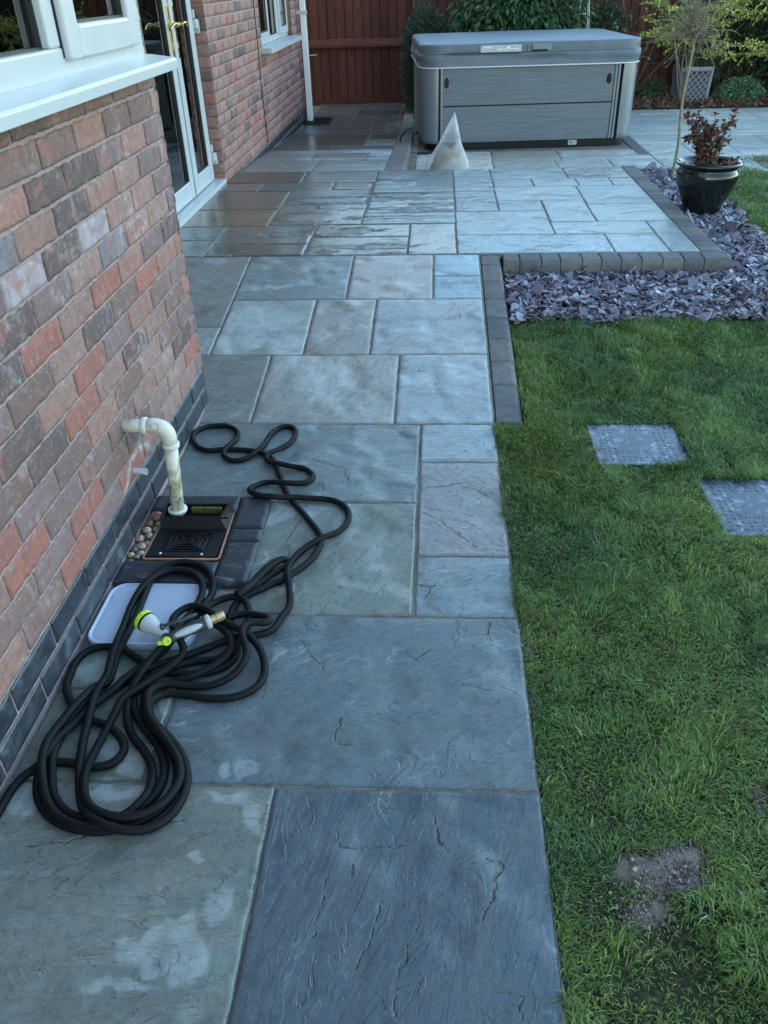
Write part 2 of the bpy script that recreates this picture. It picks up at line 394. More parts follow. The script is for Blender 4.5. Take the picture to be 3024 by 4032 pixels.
def _fence():
    m = N('stained_fence_timber'); t = m.attr('tex'); col = m.attr()
    g_ = m.noise(m.map(t, (14, 14, .8)), 6, 6, .65, .8)
    c = m.scale(col, m.ss(g_, .25, .75, .65, 1.35)); c = m.mix(m.ss(m.noise(t, 5, 4), .5, .75, 0, .3), c, (.03, .014, .01))
    return m.fin(c, .8, m.bump(g_, .003, .5), .25)
MAT['fence'] = _fence()
def _tubpanel():
    m = N('grey_woodgrain_panel'); o = m.obj()
    g_ = m.noise(m.map(o, (.7, 3, 26)), 3.2, 6, .65, .7); g2 = m.noise(m.map(o, (.5, 2, 60)), 5, 4, .6, .3)
    c = m.scale(m.mix(0., (.125, .15, .17), (.1, .1, .1)), m.ss(g_, .3, .7, .78, 1.18)); c = m.scale(c, m.ss(g2, .3, .7, .85, 1.12))
    return m.fin(c, .5, m.bump(g_, .001, .4), .4)
MAT['tubpanel'] = _tubpanel()
MAT['tubcorner'] = simple('satin_silver_grey_plastic', (.175, .21, .24), .33, .06, 4, Metallic=.35)
def _vinyl():
    m = N('grey_vinyl'); o = m.obj()
    c = m.scale(m.mix(0., (.115, .142, .165), (.1, .1, .1)), m.ss(m.noise(o, 5, 4, .6), .3, .7, .88, 1.1))
    return m.fin(c, .5, m.bump(m.noise(o, 260, 2), .0008, .4, m.bump(m.noise(m.map(o, (1, 1, 1.5)), 7, 4, .6), .012, .5)), .4)
MAT['vinyl'] = _vinyl()
MAT['glaze'] = simple('black_green_glaze', (.006, .010, .0095), .13, .3, 8, .0006, spec=.6)
MAT['lattice'] = simple('faded_grey_resin', (.17, .20, .23), .5, .12, 30, .0008)
MAT['planterdark'] = simple('slate_grey_resin', (.035, .042, .05), .55, .2, 30, .001)
MAT['wire'] = simple('white_wire', (.62, .66, .64), .4)
def _manhole():
    m = N('galvanised_plate'); o = m.obj()
    n = m.noise(o, 26, 6, .75, .4)
    c = m.mix(m.ss(n, .5, .7), (.05, .065, .085), (.30, .345, .39)); c = m.mix(m.ss(m.noise(o, 60, 5, .7), .55, .7, 0, .6), c, (.06, .075, .1))
    return m.fin(c, m.ss(n, .4, .65, .22, .45), m.bump(m.noise(o, 80, 3), .0006, .4), .5, Metallic=.45)
MAT['manhole'] = _manhole()
MAT['pebble'] = (lambda m: m.fin(m.scale(m.attr(), m.ss(m.noise(m.obj(), 60, 4), .25, .75, .65, 1.3)), .25, None, .5))(N('wet_pebble'))
def _bag():
    m = N('clear_polythene'); b = m.b; b.inputs['Base Color'].default_value = (.95, .96, .97, 1)
    b.inputs['Roughness'].default_value = .2; b.inputs['Specular IOR Level'].default_value = .8
    nb = m.bump(m.noise(m.map(m.obj(), (1, 1, .5)), 8, 2, .4, 2.), .02, .7); m.l(nb, b.inputs['Normal'])
    tl = m.n('BsdfTranslucent'); tl.inputs[0].default_value = (.97, .98, .99, 1)
    tr = m.n('BsdfTransparent'); m1 = m.n('MixShader'); m1.inputs[0].default_value = .5; m.l(b.outputs[0], m1.inputs[1]); m.l(tl.outputs[0], m1.inputs[2])
    mx = m.n('MixShader'); lw = m.n('LayerWeight'); lw.inputs[0].default_value = .35; f = m.math('ADD', m.math('MULTIPLY', lw.outputs['Facing'], .6), m.ss(m.noise(m.obj(), 6, 1), .42, .6, .10, .42), clamp=True)
    m.l(f, mx.inputs[0]); m.l(tr.outputs[0], mx.inputs[1]); m.l(m1.outputs[0], mx.inputs[2]); m.l(mx.outputs[0], m.out.inputs[0]); return m.m
MAT['bag'] = _bag()
MAT['damp_sand'] = _soil('damp_sand', (.26, .21, .16), (.46, .40, .32), 80)
MAT['tile'] = simple('roof_tile', (.10, .06, .05), .85, .3, 12, .004)
# ================================================================== SETTING
ZP = .198; Y2, Y5, YP = 2.843, 4.463, 6.76
def ramp(y): return np.clip((np.asarray(y, float)-Y2)/(Y5-Y2), 0, 1)*ZP
def rear(y): return ZP-(ZP-.025)*np.clip((np.asarray(y, float)-YP)/3.1, 0, 1)
def zlawn(x, y):
    y = np.asarray(y, float)
    return -.014+.12*sst(2.9, 4.2, y)*(1-sst(6.0, 7.6, y))+.02*(fbm(np.asarray(x)*2.1+5, y*2.1, 0, 3)-.5)
DRY_SHEEN = [(-.3,5.92,.12,.02),(-.08,5.78,.16,.014),(.0,5.62,.1,.016),(-.28,5.52,.12,.012),(-.2,5.27,.2,.018),(-.05,5.46,.14,.01),(-.35,6.3,.09,.05),(-.5,4.98,.1,.012),(-.4,4.62,.14,.02),(-.95,4.9,.12,.02),(-.515,.769,.07,.03),(-.44,.75,.045,.05),(-.56,.70,.08,.02),(-.887,1.085,.05,.05),(-.438,1.092,.063,.019),(-.384,1.047,.02,.048),(-.473,.944,.024,.012),(-.411,.844,.04,.042),(-.462,.797,.03,.036),(-.489,.736,.025,.018),(-.46,1.168,.023,.013),(-.407,1.169,.031,.02),(-.426,1.533,.02,.046),(-.598,1.288,.02,.013),(-.666,1.349,.025,.033),(-.676,1.403,.016,.022),(-.744,1.239,.044,.042),(-.68,1.174,.037,.039),(-.863,1.463,.048,.037),(-.697,1.099,.092,.019),(-.905,1.074,.046,.033),(-.462,2.213,.102,.057),(-.525,2.171,.034,.044),(-.517,1.956,.014,.043),(-.435,1.801,.027,.021),(-.502,2.54,.051,.027),(-.62,2.393,.03,.016),(-.857,3.714,.18,.16),(-.917,3.504,.11,.081),(-.672,3.513,.087,.068),(-.545,3.54,.056,.057),(-.924,4.069,.098,.043),(-.649,4.38,.067,.1),(-.686,4.127,.049,.06),(-.827,4.08,.122,.029),(-.239,4.38,.127,.06),(-.352,4.215,.029,.145),(-.624,3.318,.104,.1),(-.482,3.171,.12,.197),(-.101,3.924,.138,.041),(.118,3.35,.103,.03),(-.652,5.776,.211,.045),(-.72,5.594,.05,.039),(-.857,5.306,.09,.06),(-.699,5.104,.035,.056),(-.612,4.96,.112,.045),(-.43,10.2,.1,.4),(-1.361,9.71,.07,.2),(-1.48,10.0,.1,.2),(-.62,7.984,.171,.1),(-.5,7.9,.1,.15),(-.99,7.515,.245,.08),(-1.204,4.405,.078,.05)]  # dry patches; the leading thin streaks paint reflected sheen on the wet patio
BARE = [(.452,.959,.075,.042),(.50,.98,.05,.03),(.408,.875,.045,.03),(.50,.92,.04,.02),(.698,1.14,.012,.03),(.60,2.66,.02,.01),(.386,1.785,.012,.006),(.713,1.253,.022,.012)]
def field(L, x, y, k=1.):
    x0_, y0_ = x, y
    x = x0_+(fbm(x0_*22+3, y0_*22, 0, 61, 3)-.5)*.07; y = y0_+(fbm(x0_*22+30, y0_*22, 0, 62, 3)-.5)*.07
    r = np.zeros(np.shape(x))
    for a, b, c, d in L:
        r = np.maximum(r, 1.25*np.exp(-.75*(((x-a)/(c*k))**2+((y-b)/(d*k))**2)))
    return r
# --- base ground reaching the horizon
g = G()
xs = np.concatenate([[-60, -25, -10, -5], np.arange(-2.2, 6.1, .12), [9, 20, 60]]); ys = np.concatenate([[-60, -20, -6], np.arange(-2, 14.1, .12), [18, 40, 90]])
X, Y = np.meshgrid(xs, ys, indexing='ij'); Z = np.where((X < .23) | (Y > 7.5), -.045, zlawn(X, Y)-.03)
g.grid(X, Y, Z); tag(build('ground', g, MAT['earth'], smooth=True), kind='structure')
# --- slabs
BL = (.27, .31, .34); BR = (.27, .25, .235); GN = (.15, .175, .16); GB = (.13, .155, .18); PL = (.40, .43, .43); BE = (.34, .31, .30); BB = (.22, .30, .36); DB = (.15, .155, .15); OC = (.25, .20, .13); TE = (.18, .22, .22)
# x0, x1, y0, y1, colour, grain angle, dryness
SL = [(-.945,-.35,.28,1.12,(.20,.215,.205),.1,0.06),(-.345,.226,.28,1.12,(.095,.118,.145),1.25,0.00),(-.945,-.35,-.56,.27,GB,.4,0.10),(-.345,.226,-.29,.27,BL,1.1,0.10),(-.345,.226,-.86,-.3,BR,.2,0.10),(-.945,-.35,-1.4,-.57,BL,.3,0.10),(-.345,.226,-1.7,-.87,GB,.9,0.10),
 (-.64,.226,1.13,1.69,(.135,.165,.19),.35,0.00),(-.945,-.65,1.13,1.395,GN,.2,0.22),(-.945,-.65,1.405,1.69,GN,1.2,0.22),
 (-.055,.223,1.70,1.97,(.20,.24,.28),.15,0.12),(-.055,.223,1.98,2.54,(.235,.225,.245),-.7,0.10),(-.055,.223,2.55,2.838,(.235,.29,.335),.2,0.30),
 (-.56,-.065,1.70,2.265,(.185,.205,.195),1.0,-0.01),(-.945,-.57,1.70,1.80,(.22,.23,.22),1.0,-0.01),(-.945,-.065,2.275,2.838,(.165,.20,.215),.15,-0.01),
 (-1.60,-.745,2.85,3.38,(.20,.215,.22),.1,-0.07),(-.735,-.17,2.85,3.38,(.28,.285,.28),1.2,0.10),(-.16,.222,2.85,3.38,(.27,.315,.345),.1,0.03),
 (-1.02,-.605,3.39,3.925,(.27,.31,.31),.3,0.18),(-.595,-.305,3.39,3.925,(.27,.26,.255),.7,0.03),(-.295,.222,3.39,3.925,(.26,.285,.31),.9,0.03),
 (-1.60,-1.03,3.39,3.645,(.25,.30,.31),.2,0.13),(-1.60,-1.03,3.655,4.455,(.20,.205,.20),1.1,-0.02),
 (-1.02,-.46,3.935,4.455,(.19,.225,.24),.3,-0.02),(-.45,-.025,3.935,4.455,(.315,.29,.29),.4,0.00),(-.015,.222,3.935,4.185,BB,.2,0.08),(-.015,.222,4.195,4.455,(.24,.34,.43),.2,0.08),
 (.115,.96,4.48,4.845,(.21,.28,.34),.1,-0.08),(.97,1.255,4.48,4.845,(.29,.35,.38),.1,0.02),(1.265,1.413,4.48,5.12,(.24,.29,.31),1.2,0.02),(.115,.68,4.855,5.405,(.27,.325,.35),-.4,-0.03),(.69,1.255,4.855,5.12,(.30,.35,.37),.2,0.07),(.695,.965,5.13,5.69,(.27,.32,.34),.8,-0.03),(.975,1.413,5.13,5.555,(.31,.37,.38),.1,0.12),(.40,.68,5.415,5.69,(.24,.29,.32),.2,-0.03),(.40,.97,5.70,6.105,(.31,.35,.36),.3,0.12),(.98,1.413,5.565,6.105,(.25,.30,.32),.5,0.02),(.405,.68,6.115,6.36,(.27,.31,.33),.2,0.02),(.69,1.0,6.115,6.36,(.28,.33,.34),.2,0.02),(1.01,1.24,6.115,6.36,(.30,.35,.36),.2,0.12),(1.25,1.413,6.115,6.36,(.24,.27,.27),.2,-0.08),(.405,.955,6.37,6.76,(.25,.28,.28),.3,0.02),(.965,1.413,6.37,6.76,(.22,.235,.23),.2,-0.08),(.12,.395,6.0,6.5,(.21,.255,.27),.9,-0.08),(.12,.395,6.51,6.76,(.27,.31,.33),.1,0.02),(.12,.39,5.415,5.99,(.19,.23,.25),.3,-0.06),
 (-.46,.11,5.99,6.76,(.18,.21,.225),.3,-0.22),(-.46,.11,5.415,5.98,(.17,.185,.195),.25,-0.22),(-.47,.11,5.13,5.405,(.175,.2,.215),.2,-0.17),
 (-.755,-.485,6.115,6.35,(.20,.185,.17),.2,-0.27),(-1.295,-.765,6.08,6.35,(.13,.14,.145),.1,-0.32),(-1.015,-.465,6.36,6.76,(.20,.185,.165),.1,-0.27),(-1.6,-1.025,6.36,6.76,(.12,.10,.085),.1,-0.52),(-1.045,-.49,5.67,6.105,(.20,.20,.195),.2,-0.22),(-1.05,-.475,5.13,5.66,(.22,.20,.175),.2,-0.20),(-1.6,-1.055,5.54,6.07,(.19,.16,.14),.2,-0.62),(-1.6,-1.06,5.11,5.53,OC,.1,-0.62),(-1.6,-1.305,6.08,6.35,(.19,.18,.165),.1,-0.27),
 (-1.295,-.745,4.705,5.10,(.19,.195,.19),.35,-0.27),(-1.295,-.745,4.47,4.695,(.135,.145,.14),.1,-0.32),(-.735,-.17,4.845,5.12,(.18,.165,.15),.3,-0.22),(-.735,-.17,4.47,4.835,(.19,.175,.165),.3,-0.17),(-.16,.105,4.47,5.12,(.21,.19,.165),.9,-0.20),(-1.6,-1.305,4.80,5.10,(.19,.225,.23),.2,-0.17),(-1.6,-1.305,4.47,4.79,(.20,.235,.235),.2,-0.17)]
SLR = []  # rear slope by the house wall and behind the plateau
def fill(x0, x1, y0, y1, cols, seed, dry=.1):
    """random pack of rectangles on a .28 module"""
    rr = random.Random(seed); nx = int(round((x1-x0)/.283)); ny = int(round((y1-y0)/.283)); mx = (x1-x0)/nx; my = (y1-y0)/ny
    used = set(); out = []
    for j in range(ny):
        for i in range(nx):
            if (i, j) in used: continue
            for w, h in rr.sample([(3, 2), (2, 2), (2, 1), (3, 1), (1, 1), (2, 3)], 6)+[(1, 1)]:
                cs = [(i+a, j+b) for a in range(w) for b in range(h)]
                if all(c not in used and c[0] < nx and c[1] < ny for c in cs):
                    used.update(cs); c = np.array(rr.choice(cols))*rr.uniform(.88, 1.12)
                    out.append((x0+i*mx+.005, x0+(i+w)*mx-.005, y0+j*my+.005, y0+(j+h)*my-.005, tuple(c), rr.uniform(-.4, .6), dry*rr.uniform(.3, 1.6))); break
    return out
SLR += [(-1.02,-.425,8.17,8.45,(.16,.185,.20),.1,-.2),(-1.58,-1.03,8.17,8.45,(.15,.13,.115),.1,-.35),(-.725,-.425,8.46,9.0,(.19,.20,.19),.2,.1),(-.715,-.425,9.01,9.6,(.15,.135,.125),.2,-.35),(-1.58,-.735,8.46,9.6,(.15,.13,.115),.2,-.4),(-.74,-.425,7.93,8.16,(.23,.26,.27),.1,.3),(-1.58,-.75,7.93,8.16,(.24,.26,.26),.1,.3),(-.62,-.425,7.45,7.92,(.27,.31,.33),.1,.35),(-1.1,-.63,7.45,7.92,(.19,.18,.165),.1,.1),(-1.58,-1.11,7.45,7.92,(.23,.24,.235),.1,.2)]
SLR += fill(-1.58, -.425, 6.77, 7.44, [(.23, .25, .25), (.20, .20, .19), (.25, .27, .28)], 4, .25)
SLR += fill(-1.58, -.21, 9.61, 12.15, [(.17, .15, .13), (.15, .16, .16), (.19, .175, .155), (.13, .12, .11)], 11, -.35)
PAD = [(x0, x1, y0, y1, c, .1, .35) for x0, x1, y0, y1, c in
       [(-.20,.12,7.2,7.62,PL),(.13,.70,7.2,7.62,PL),(.71,1.30,7.2,7.62,PL),(1.31,2.0,7.2,7.62,PL)]]
PAD += [(-.20,.05,7.63,8.2,(.42,.42,.39),.1,.3),(.06,.50,7.63,8.2,(.5,.5,.47),.1,.4),(.51,1.08,7.63,8.2,(.45,.46,.44),.1,.4),(1.09,1.57,7.63,8.2,(.48,.5,.48),.1,.4),(1.58,2.0,7.63,8.2,(.46,.49,.49),.1,.4),
        (-.20,.51,8.21,8.64,(.44,.44,.41),.1,.3),(.52,1.15,8.21,8.64,(.42,.40,.37),.1,.3),(1.16,2.0,8.21,8.64,(.47,.48,.47),.1,.4)]
PALE = [(.46, .50, .50), (.52, .55, .54), (.42, .46, .47), (.48, .51, .50)]
for i in range(8):
    x0 = 2.01+.84*i; y = 7.55 if i == 0 else 8.05; k = 0
    yy = [y+[.0, .45, .2, .6][i % 4]]
    while yy[-1] < 11.25: yy.append(min(yy[-1]+[.56, .84, .56][(k+i) % 3], 11.3)); k += 1
    yy = [y]+[q for q in yy if q > y+.1]
    for a, b in zip(yy[:-1], yy[1:]):
        c = np.array(PALE[(i*5+k) % 4])*random.uniform(.9, 1.08); k += 1
        if random.random() < .3:
            PAD += [(x0+.005, x0+.41, a+.005, b-.005, tuple(c), .1, .4), (x0+.42, x0+.835, a+.005, b-.005, tuple(c*.95), .1, .4)]
        else: PAD.append((x0+.005, x0+.835, a+.005, b-.005, tuple(c), .1, .4))
CRK = [[(-0.001,1.061),(0.004,1.028),(0.018,0.977),(0.06,0.963),(0.091,0.949)],[(0.106,0.968),(0.135,0.951),(0.116,0.89),(0.091,0.825)],[(-0.199,1.011),(-0.189,0.974),(-0.137,0.981),(-0.052,0.983)],[(-0.03,0.821),(-0.046,0.777),(-0.061,0.728),(-0.066,0.659)],[(0.11,0.71),(0.149,0.7),(0.154,0.667)],[(-0.207,0.927),(-0.216,0.85),(-0.224,0.779)],[(-0.101,0.854),(-0.115,0.8),(-0.136,0.741)],[(-0.055,2.362),(0.03,2.378),(0.111,2.403),(0.201,2.291)],[(-0.055,2.231),(0.029,2.151),(0.101,2.062),(0.128,2.025)],[(0.094,2.378),(0.156,2.334),(0.22,2.277)],[(-0.053,1.829),(-0.006,1.825),(0.027,1.837)],[(-0.032,1.777),(0.0,1.836)],[(-0.509,2.584),(-0.408,2.534),(-0.336,2.501),(-0.302,2.405)],[(-0.413,2.436),(-0.385,2.344),(-0.39,2.28)],[(-0.439,2.158),(-0.47,2.066),(-0.448,1.969)],[(-0.08,3.30),(-0.067,3.2),(-0.009,3.15),(-0.019,3.05),(-0.051,2.9)],[(-0.178,4.111),(-0.161,3.971)],[(-0.563,3.884),(-0.487,3.818),(-0.344,3.752)],[(0.128,3.834),(0.103,3.71)],[(-0.157,0.939),(-0.159,0.909)],[(0.152,1.672),(0.137,1.622)],[(-0.372,1.605),(-0.312,1.527),(-0.282,1.477)],[(-0.083,1.549),(-0.046,1.524),(-0.011,1.568)],[(-0.22,1.338),(-0.234,1.253),(-0.189,1.241)],[(0.071,1.437),(0.139,1.423)],[(-0.834,0.959),(-0.754,0.977),(-0.636,1.008),(-0.525,1.034)]]
def crack(x, y):
    wx = x+(fbm(x*50, y*50, 0, 71, 4)-.5)*.022; wy = y+(fbm(x*50+9, y*50, 0, 72, 4)-.5)*.022; d = np.full(np.shape(x), 9.)
    for L in CRK:
        for (ax, ay), (bx, by) in zip(L[:-1], L[1:]):
            if min(ax, bx) > x.max()+.05 or max(ax, bx) < x.min()-.05 or min(ay, by) > y.max()+.05 or max(ay, by) < y.min()-.05: continue
            t = np.clip(((wx-ax)*(bx-ax)+(wy-ay)*(by-ay))/((bx-ax)**2+(by-ay)**2), 0, 1); d = np.minimum(d, np.hypot(wx-ax-t*(bx-ax), wy-ay-t*(by-ay)))
    return np.clip(d/.03, 0, 1)
def slabs(name, L, zf, seed=0):
    gg = G()
    for i, (x0, x1, y0, y1, c, ang, dry) in enumerate(L):
        gain = np.array([.88, .93, .90]) if (x0 > .1 and y0 > 4.4) else np.array([.74, .76, .72]) if (y0 > 4.4 and y0 < 6.5 and x1 <= .12) else np.array([.85, .85, .83]) if name == 'patio_slope' else np.array([1.5, 1.5, 1.44])*(1 if x0 > 2 else .85) if name == 'rear_patio' else np.array([.93, .95, .90]) if y0 > 2.8 else np.array([.80, .83, .77])  # colour gain per area; dark near slabs also carry the dimmer foreground light
        d = .005 if y0 < 2.8 and y0 > .2 else .011 if y0 < 4.4 else .018 if y0 < 7 else .035
        nx = max(4, int((x1-x0)/d)); ny = max(4, int((y1-y0)/d))
        u = np.concatenate([[0, .0], np.linspace(.0035, x1-x0-.0035, nx), [x1-x0, x1-x0]]); v = np.concatenate([[0, 0], np.linspace(.0035, y1-y0-.0035, ny), [y1-y0, y1-y0]])
        U, V = np.meshgrid(u, v, indexing='ij'); sx, sy = U.shape
        o = rng.uniform(0, 50, 2)
        # chipped, slightly wandering edges
        ex = (fbm(V*28, 0*V+o[0]+np.where(U > .1, 3, 0), 0, i, 4)-.5)*.006; ey = (fbm(U*28, 0*U+o[1]+np.where(V > .1, 3, 0), 0, i+5, 4)-.5)*.006
        dx = np.minimum(U, x1-x0-U); dy = np.minimum(V, y1-y0-V)
        Xc = x0+U+ex*(dx < .02); Yc = y0+V+ey*(dy < .02)
        ca, sa = math.cos(ang), math.sin(ang)
        p = (ca*U+sa*V)+o[0]; q = (-sa*U+ca*V)+o[1]
        n_ = fbm(p*2.2, q*6.5, 0, 31+i, 4)*9; ter = np.floor(n_)+sst(.7, 1, n_-np.floor(n_))
        wk = (.06 if x1 <= .12 else .12) if y0 > 4.4 else .6 if y0 > 2.8 else 1.
        h = (ter-4.5)*.0006*wk+(fbm(p*5, q*9, 0, 77+i, 3)-.5)*.003*wk
        e = np.minimum(dx, dy); h = h*sst(0, .02, e)-(.0024 if y0 < 4.4 else .0014)*(1-sst(0, .0045, e))
        Zc = zf(Yc)+h+rng.uniform(-.001, .001)
        rim = np.zeros((sx, sy), bool); rim[0] = rim[-1] = True; rim[:, 0] = rim[:, -1] = True
        Zc = np.where(rim, zf(Yc)-.03, Zc)
        dr = field(DRY_SHEEN, Xc, Yc)*.62+dry*.75
        tex = np.stack([p, q, dr], -1).reshape(-1, 3)
        ck = crack(Xc, Yc); cc = np.concatenate([np.broadcast_to(np.array(c)*gain, (ck.size, 3)), ck.reshape(-1, 1)], 1)
        gg.grid(Xc, Yc, Zc, cc, tex)
    return build(name, gg, MAT['slab'], smooth=True)
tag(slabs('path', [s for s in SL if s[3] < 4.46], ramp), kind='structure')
tag(slabs('patio', [s for s in SL if s[3] >= 4.46], lambda y: np.full(np.shape(y), ZP)), kind='structure')
tag(slabs('patio_slope', SLR, rear), kind='structure')
tag(slabs('rear_patio', PAD, lambda y: np.full(np.shape(y), 0.0)), kind='structure')
# --- jointing sand bed beneath the slabs
g = G()
def bed(x0, x1, ys_, zf, nx=2):
    for a, b in zip(ys_[:-1], ys_[1:]):
        za, zb = float(zf(a)), float(zf(b))
        g.add([(x0, a, za), (x1, a, za), (x1, b, zb), (x0, b, zb)], [(0, 1, 2, 3)])
xs = np.linspace(-.95, .229, 240); ys = np.linspace(-1.7, 2.843, 700)
X, Y = np.meshgrid(xs, ys, indexing='ij'); g.grid(X, Y, -.0042+(fbm(X*90, Y*90, 0, 5, 2)-.5)*.003)
j = lambda off: (lambda y: ramp(y)+off)
xs = np.linspace(-1.68, .232, 160); ys = np.linspace(2.843, 4.463, 160); X, Y = np.meshgrid(xs, ys, indexing='ij'); g.grid(X, Y, ramp(Y)-.0042+(fbm(X*90, Y*90, 0, 5, 2)-.5)*.003)
bed(-1.68, 1.42, [4.463, YP+.004], lambda y: ZP-.004)
bed(-1.6, -.42, [YP+.004, YP+3.1, 12.2], lambda y: float(rear(y))-.004)
bed(-.42, -.2, [9.61, 12.2], lambda y: float(rear(y))-.004)
bed(-.23, 2.012, [7.0, 11.3], lambda y: -.004); bed(2.012, 8.8, [7.5, 11.3], lambda y: -.0045)
tag(build('joint_sand', g, MAT['sand'], smooth=True), kind='structure')
# plateau far face and ledge
g = G(); g.box(-.42, 1.42, 6.72, YP+.003, -.03, ZP-.008); g.box(-.262, -.203, YP+.003, 9.6, -.03, .02)
tag(build('patio_riser', g, MAT['sand'], bevel=.004), kind='structure')
# --- kerb blocks
g = G()
KC = [(.105, .105, .105), (.125, .12, .115), (.14, .13, .12), (.095, .095, .10)]
def kblock(x0, x1, y0, y1, z0f, depth, rnd, axis, seed):
    """block with one rounded outer top edge; rnd = side of rounding"""
    n = 14; gg = 5
    col = np.array(KC[seed % 4] if seed < 40 or axis == 'x' or x0 > 0 else (.15, .125, .11))*random.uniform(.85, 1.15)
    a = np.linspace(0, 1, gg)
    prof = [(0., -depth), (0., -.004), (.004, 0.)]
    L = (x1-x0) if axis == 'y' else (y1-y0)
    r = .03
    prof += [(L*.4, 0.001), (L-r, 0)]+[(L-r+r*math.sin(t), -r+r*math.cos(t)) for t in np.linspace(.25, 1.57, 6)]+[(L, -depth)]
    P = np.array(prof); ln = (y1-y0) if axis == 'y' else (x1-x0)
    s_ = np.array([0, .004, ln*.3, ln*.7, ln-.004, ln])
    U, S = np.meshgrid(P[:, 0], s_, indexing='ij'); Zp = np.broadcast_to(P[:, 1][:, None], U.shape).copy()
    Zp[:, 0] -= .004; Zp[:, -1] -= .004
    if axis == 'y': Xc = x0+U; Yc = y0+S
    else: Xc = x0+S; Yc = y1-U
    nz = (fbm(Xc*30, Yc*30, Zp*30, seed, 3)-.5)*.004
    Zc = z0f(Yc)+Zp+nz
    o = random.uniform(0, 20)
    tex = np.stack([Xc+o, Yc, Zc], -1).reshape(-1, 3)
    if axis == 'x': Xc, Yc, Zc = Xc[::-1], Yc[::-1], Zc[::-1]; tex = np.stack([Xc+o, Yc, Zc], -1).reshape(-1, 3)
    g.grid(Xc, Yc, Zc, col, tex)
    for k in (0, -1):
        V = np.stack([Xc[:, k], Yc[:, k], Zc[:, k]], -1); g.add(V, [tuple(range(len(V)))[::(1 if k else -1)]], col, V)
yk = [2.85, 3.14, 3.33, 3.53, 3.735, 3.93, 4.13, 4.33]
kb = lambda y: ramp(np.clip(y, 2.9, 5))-.004
for i, (a, b) in enumerate(zip(yk[:-1], yk[1:])): kblock(.236, .345, a+.003, b-.003, kb, .14, 0, 'y', i)
kblock(.236, .345, 4.335, 4.455, kb, .14, 0, 'y', 9)
xk = [.352, .44, .555, .655, .77, .87, .975, 1.08, 1.19, 1.30, 1.405, 1.545]
for i, (a, b) in enumerate(zip(xk[:-1], xk[1:])): kblock(a+.002, b-.002, 4.335, 4.468, lambda y: np.full(np.shape(y), ZP-.002), .13, 0, 'x', i+2)
yk = np.linspace(4.474, 6.80, 24)
for i, (a, b) in enumerate(zip(yk[:-1], yk[1:])): kblock(1.422, 1.55, a+.0015, b-.0015, lambda y: np.full(np.shape(y), ZP-.001), .13, 0, 'y', i*3+1)
yk = np.linspace(6.77, 11.5, 24)
for i, (a, b) in enumerate(zip(yk[:-1], yk[1:])): kblock(-.42, -.262, a+.002, b-.002, lambda y: rear(y)-.002, .2, 0, 'y', 40+i)
tag(build('kerb', g, MAT['kerb'], smooth=False), kind='structure')
# --- lawn sheet
def in_lawn(x, y):
    wob = (fbm(np.asarray(x)*6, np.asarray(y)*6, 0, 8, 3)-.5)
    e = .2+.026*(fbm(np.asarray(y)*9, 1.3, 0, 2, 3)-.35); e = np.where(y > 2.84, np.maximum(e, .352), e)
    bx = 1.86+.06*sst(4.2, 5.6, y)+.45*sst(6.0, 7.9, y)
    front = (x > e) & (y < 3.74+wob*.06)
    side = (x > np.where(y < 3.9, 9., bx)+wob*.05) & (y >= 3.7) & (y < 7.4+.75*sst(1.9, 3.0, x)+.02)
    side |= (x > 1.86+wob*.05) & (y > 3.6) & (y < 4.3)
    mh = ((x > .590) & (x < .916) & (y > 2.547) & (y < 2.854)) | ((x > .909) & (x < 1.236) & (y > 2.107) & (y < 2.445))
    return (front | side) & ~mh
xs = np.arange(.19, 4.6, .02); ys = np.arange(-1.6, 8.3, .02)
X, Y = np.meshgrid(xs, ys, indexing='ij')
bare = sst(.35, .75, field(BARE, X, Y)*.85+(fbm(X*25, Y*25, 0, 4, 4)-.5)*1.3)
edgeb = sst(.27, .24, X)*(Y < 2.84)
Xm = (X[1:, 1:]+X[:-1, :-1])/2; Ym = (Y[1:, 1:]+Y[:-1, :-1])/2
g = G(); cc = np.maximum(bare, edgeb).reshape(-1, 1)*np.ones(3)
g.grid(X, Y, zlawn(X, Y)-.002+.012*np.maximum(bare, 0)*(fbm(X*40, Y*40, 0, 6, 3)), cc, keep=in_lawn(Xm, Ym) | ((Xm > .5) & (Xm < 1.3) & (Ym > 2.0) & (Ym < 2.9)))
tag(build('lawn', g, MAT['lawn'], smooth=True), kind='structure')
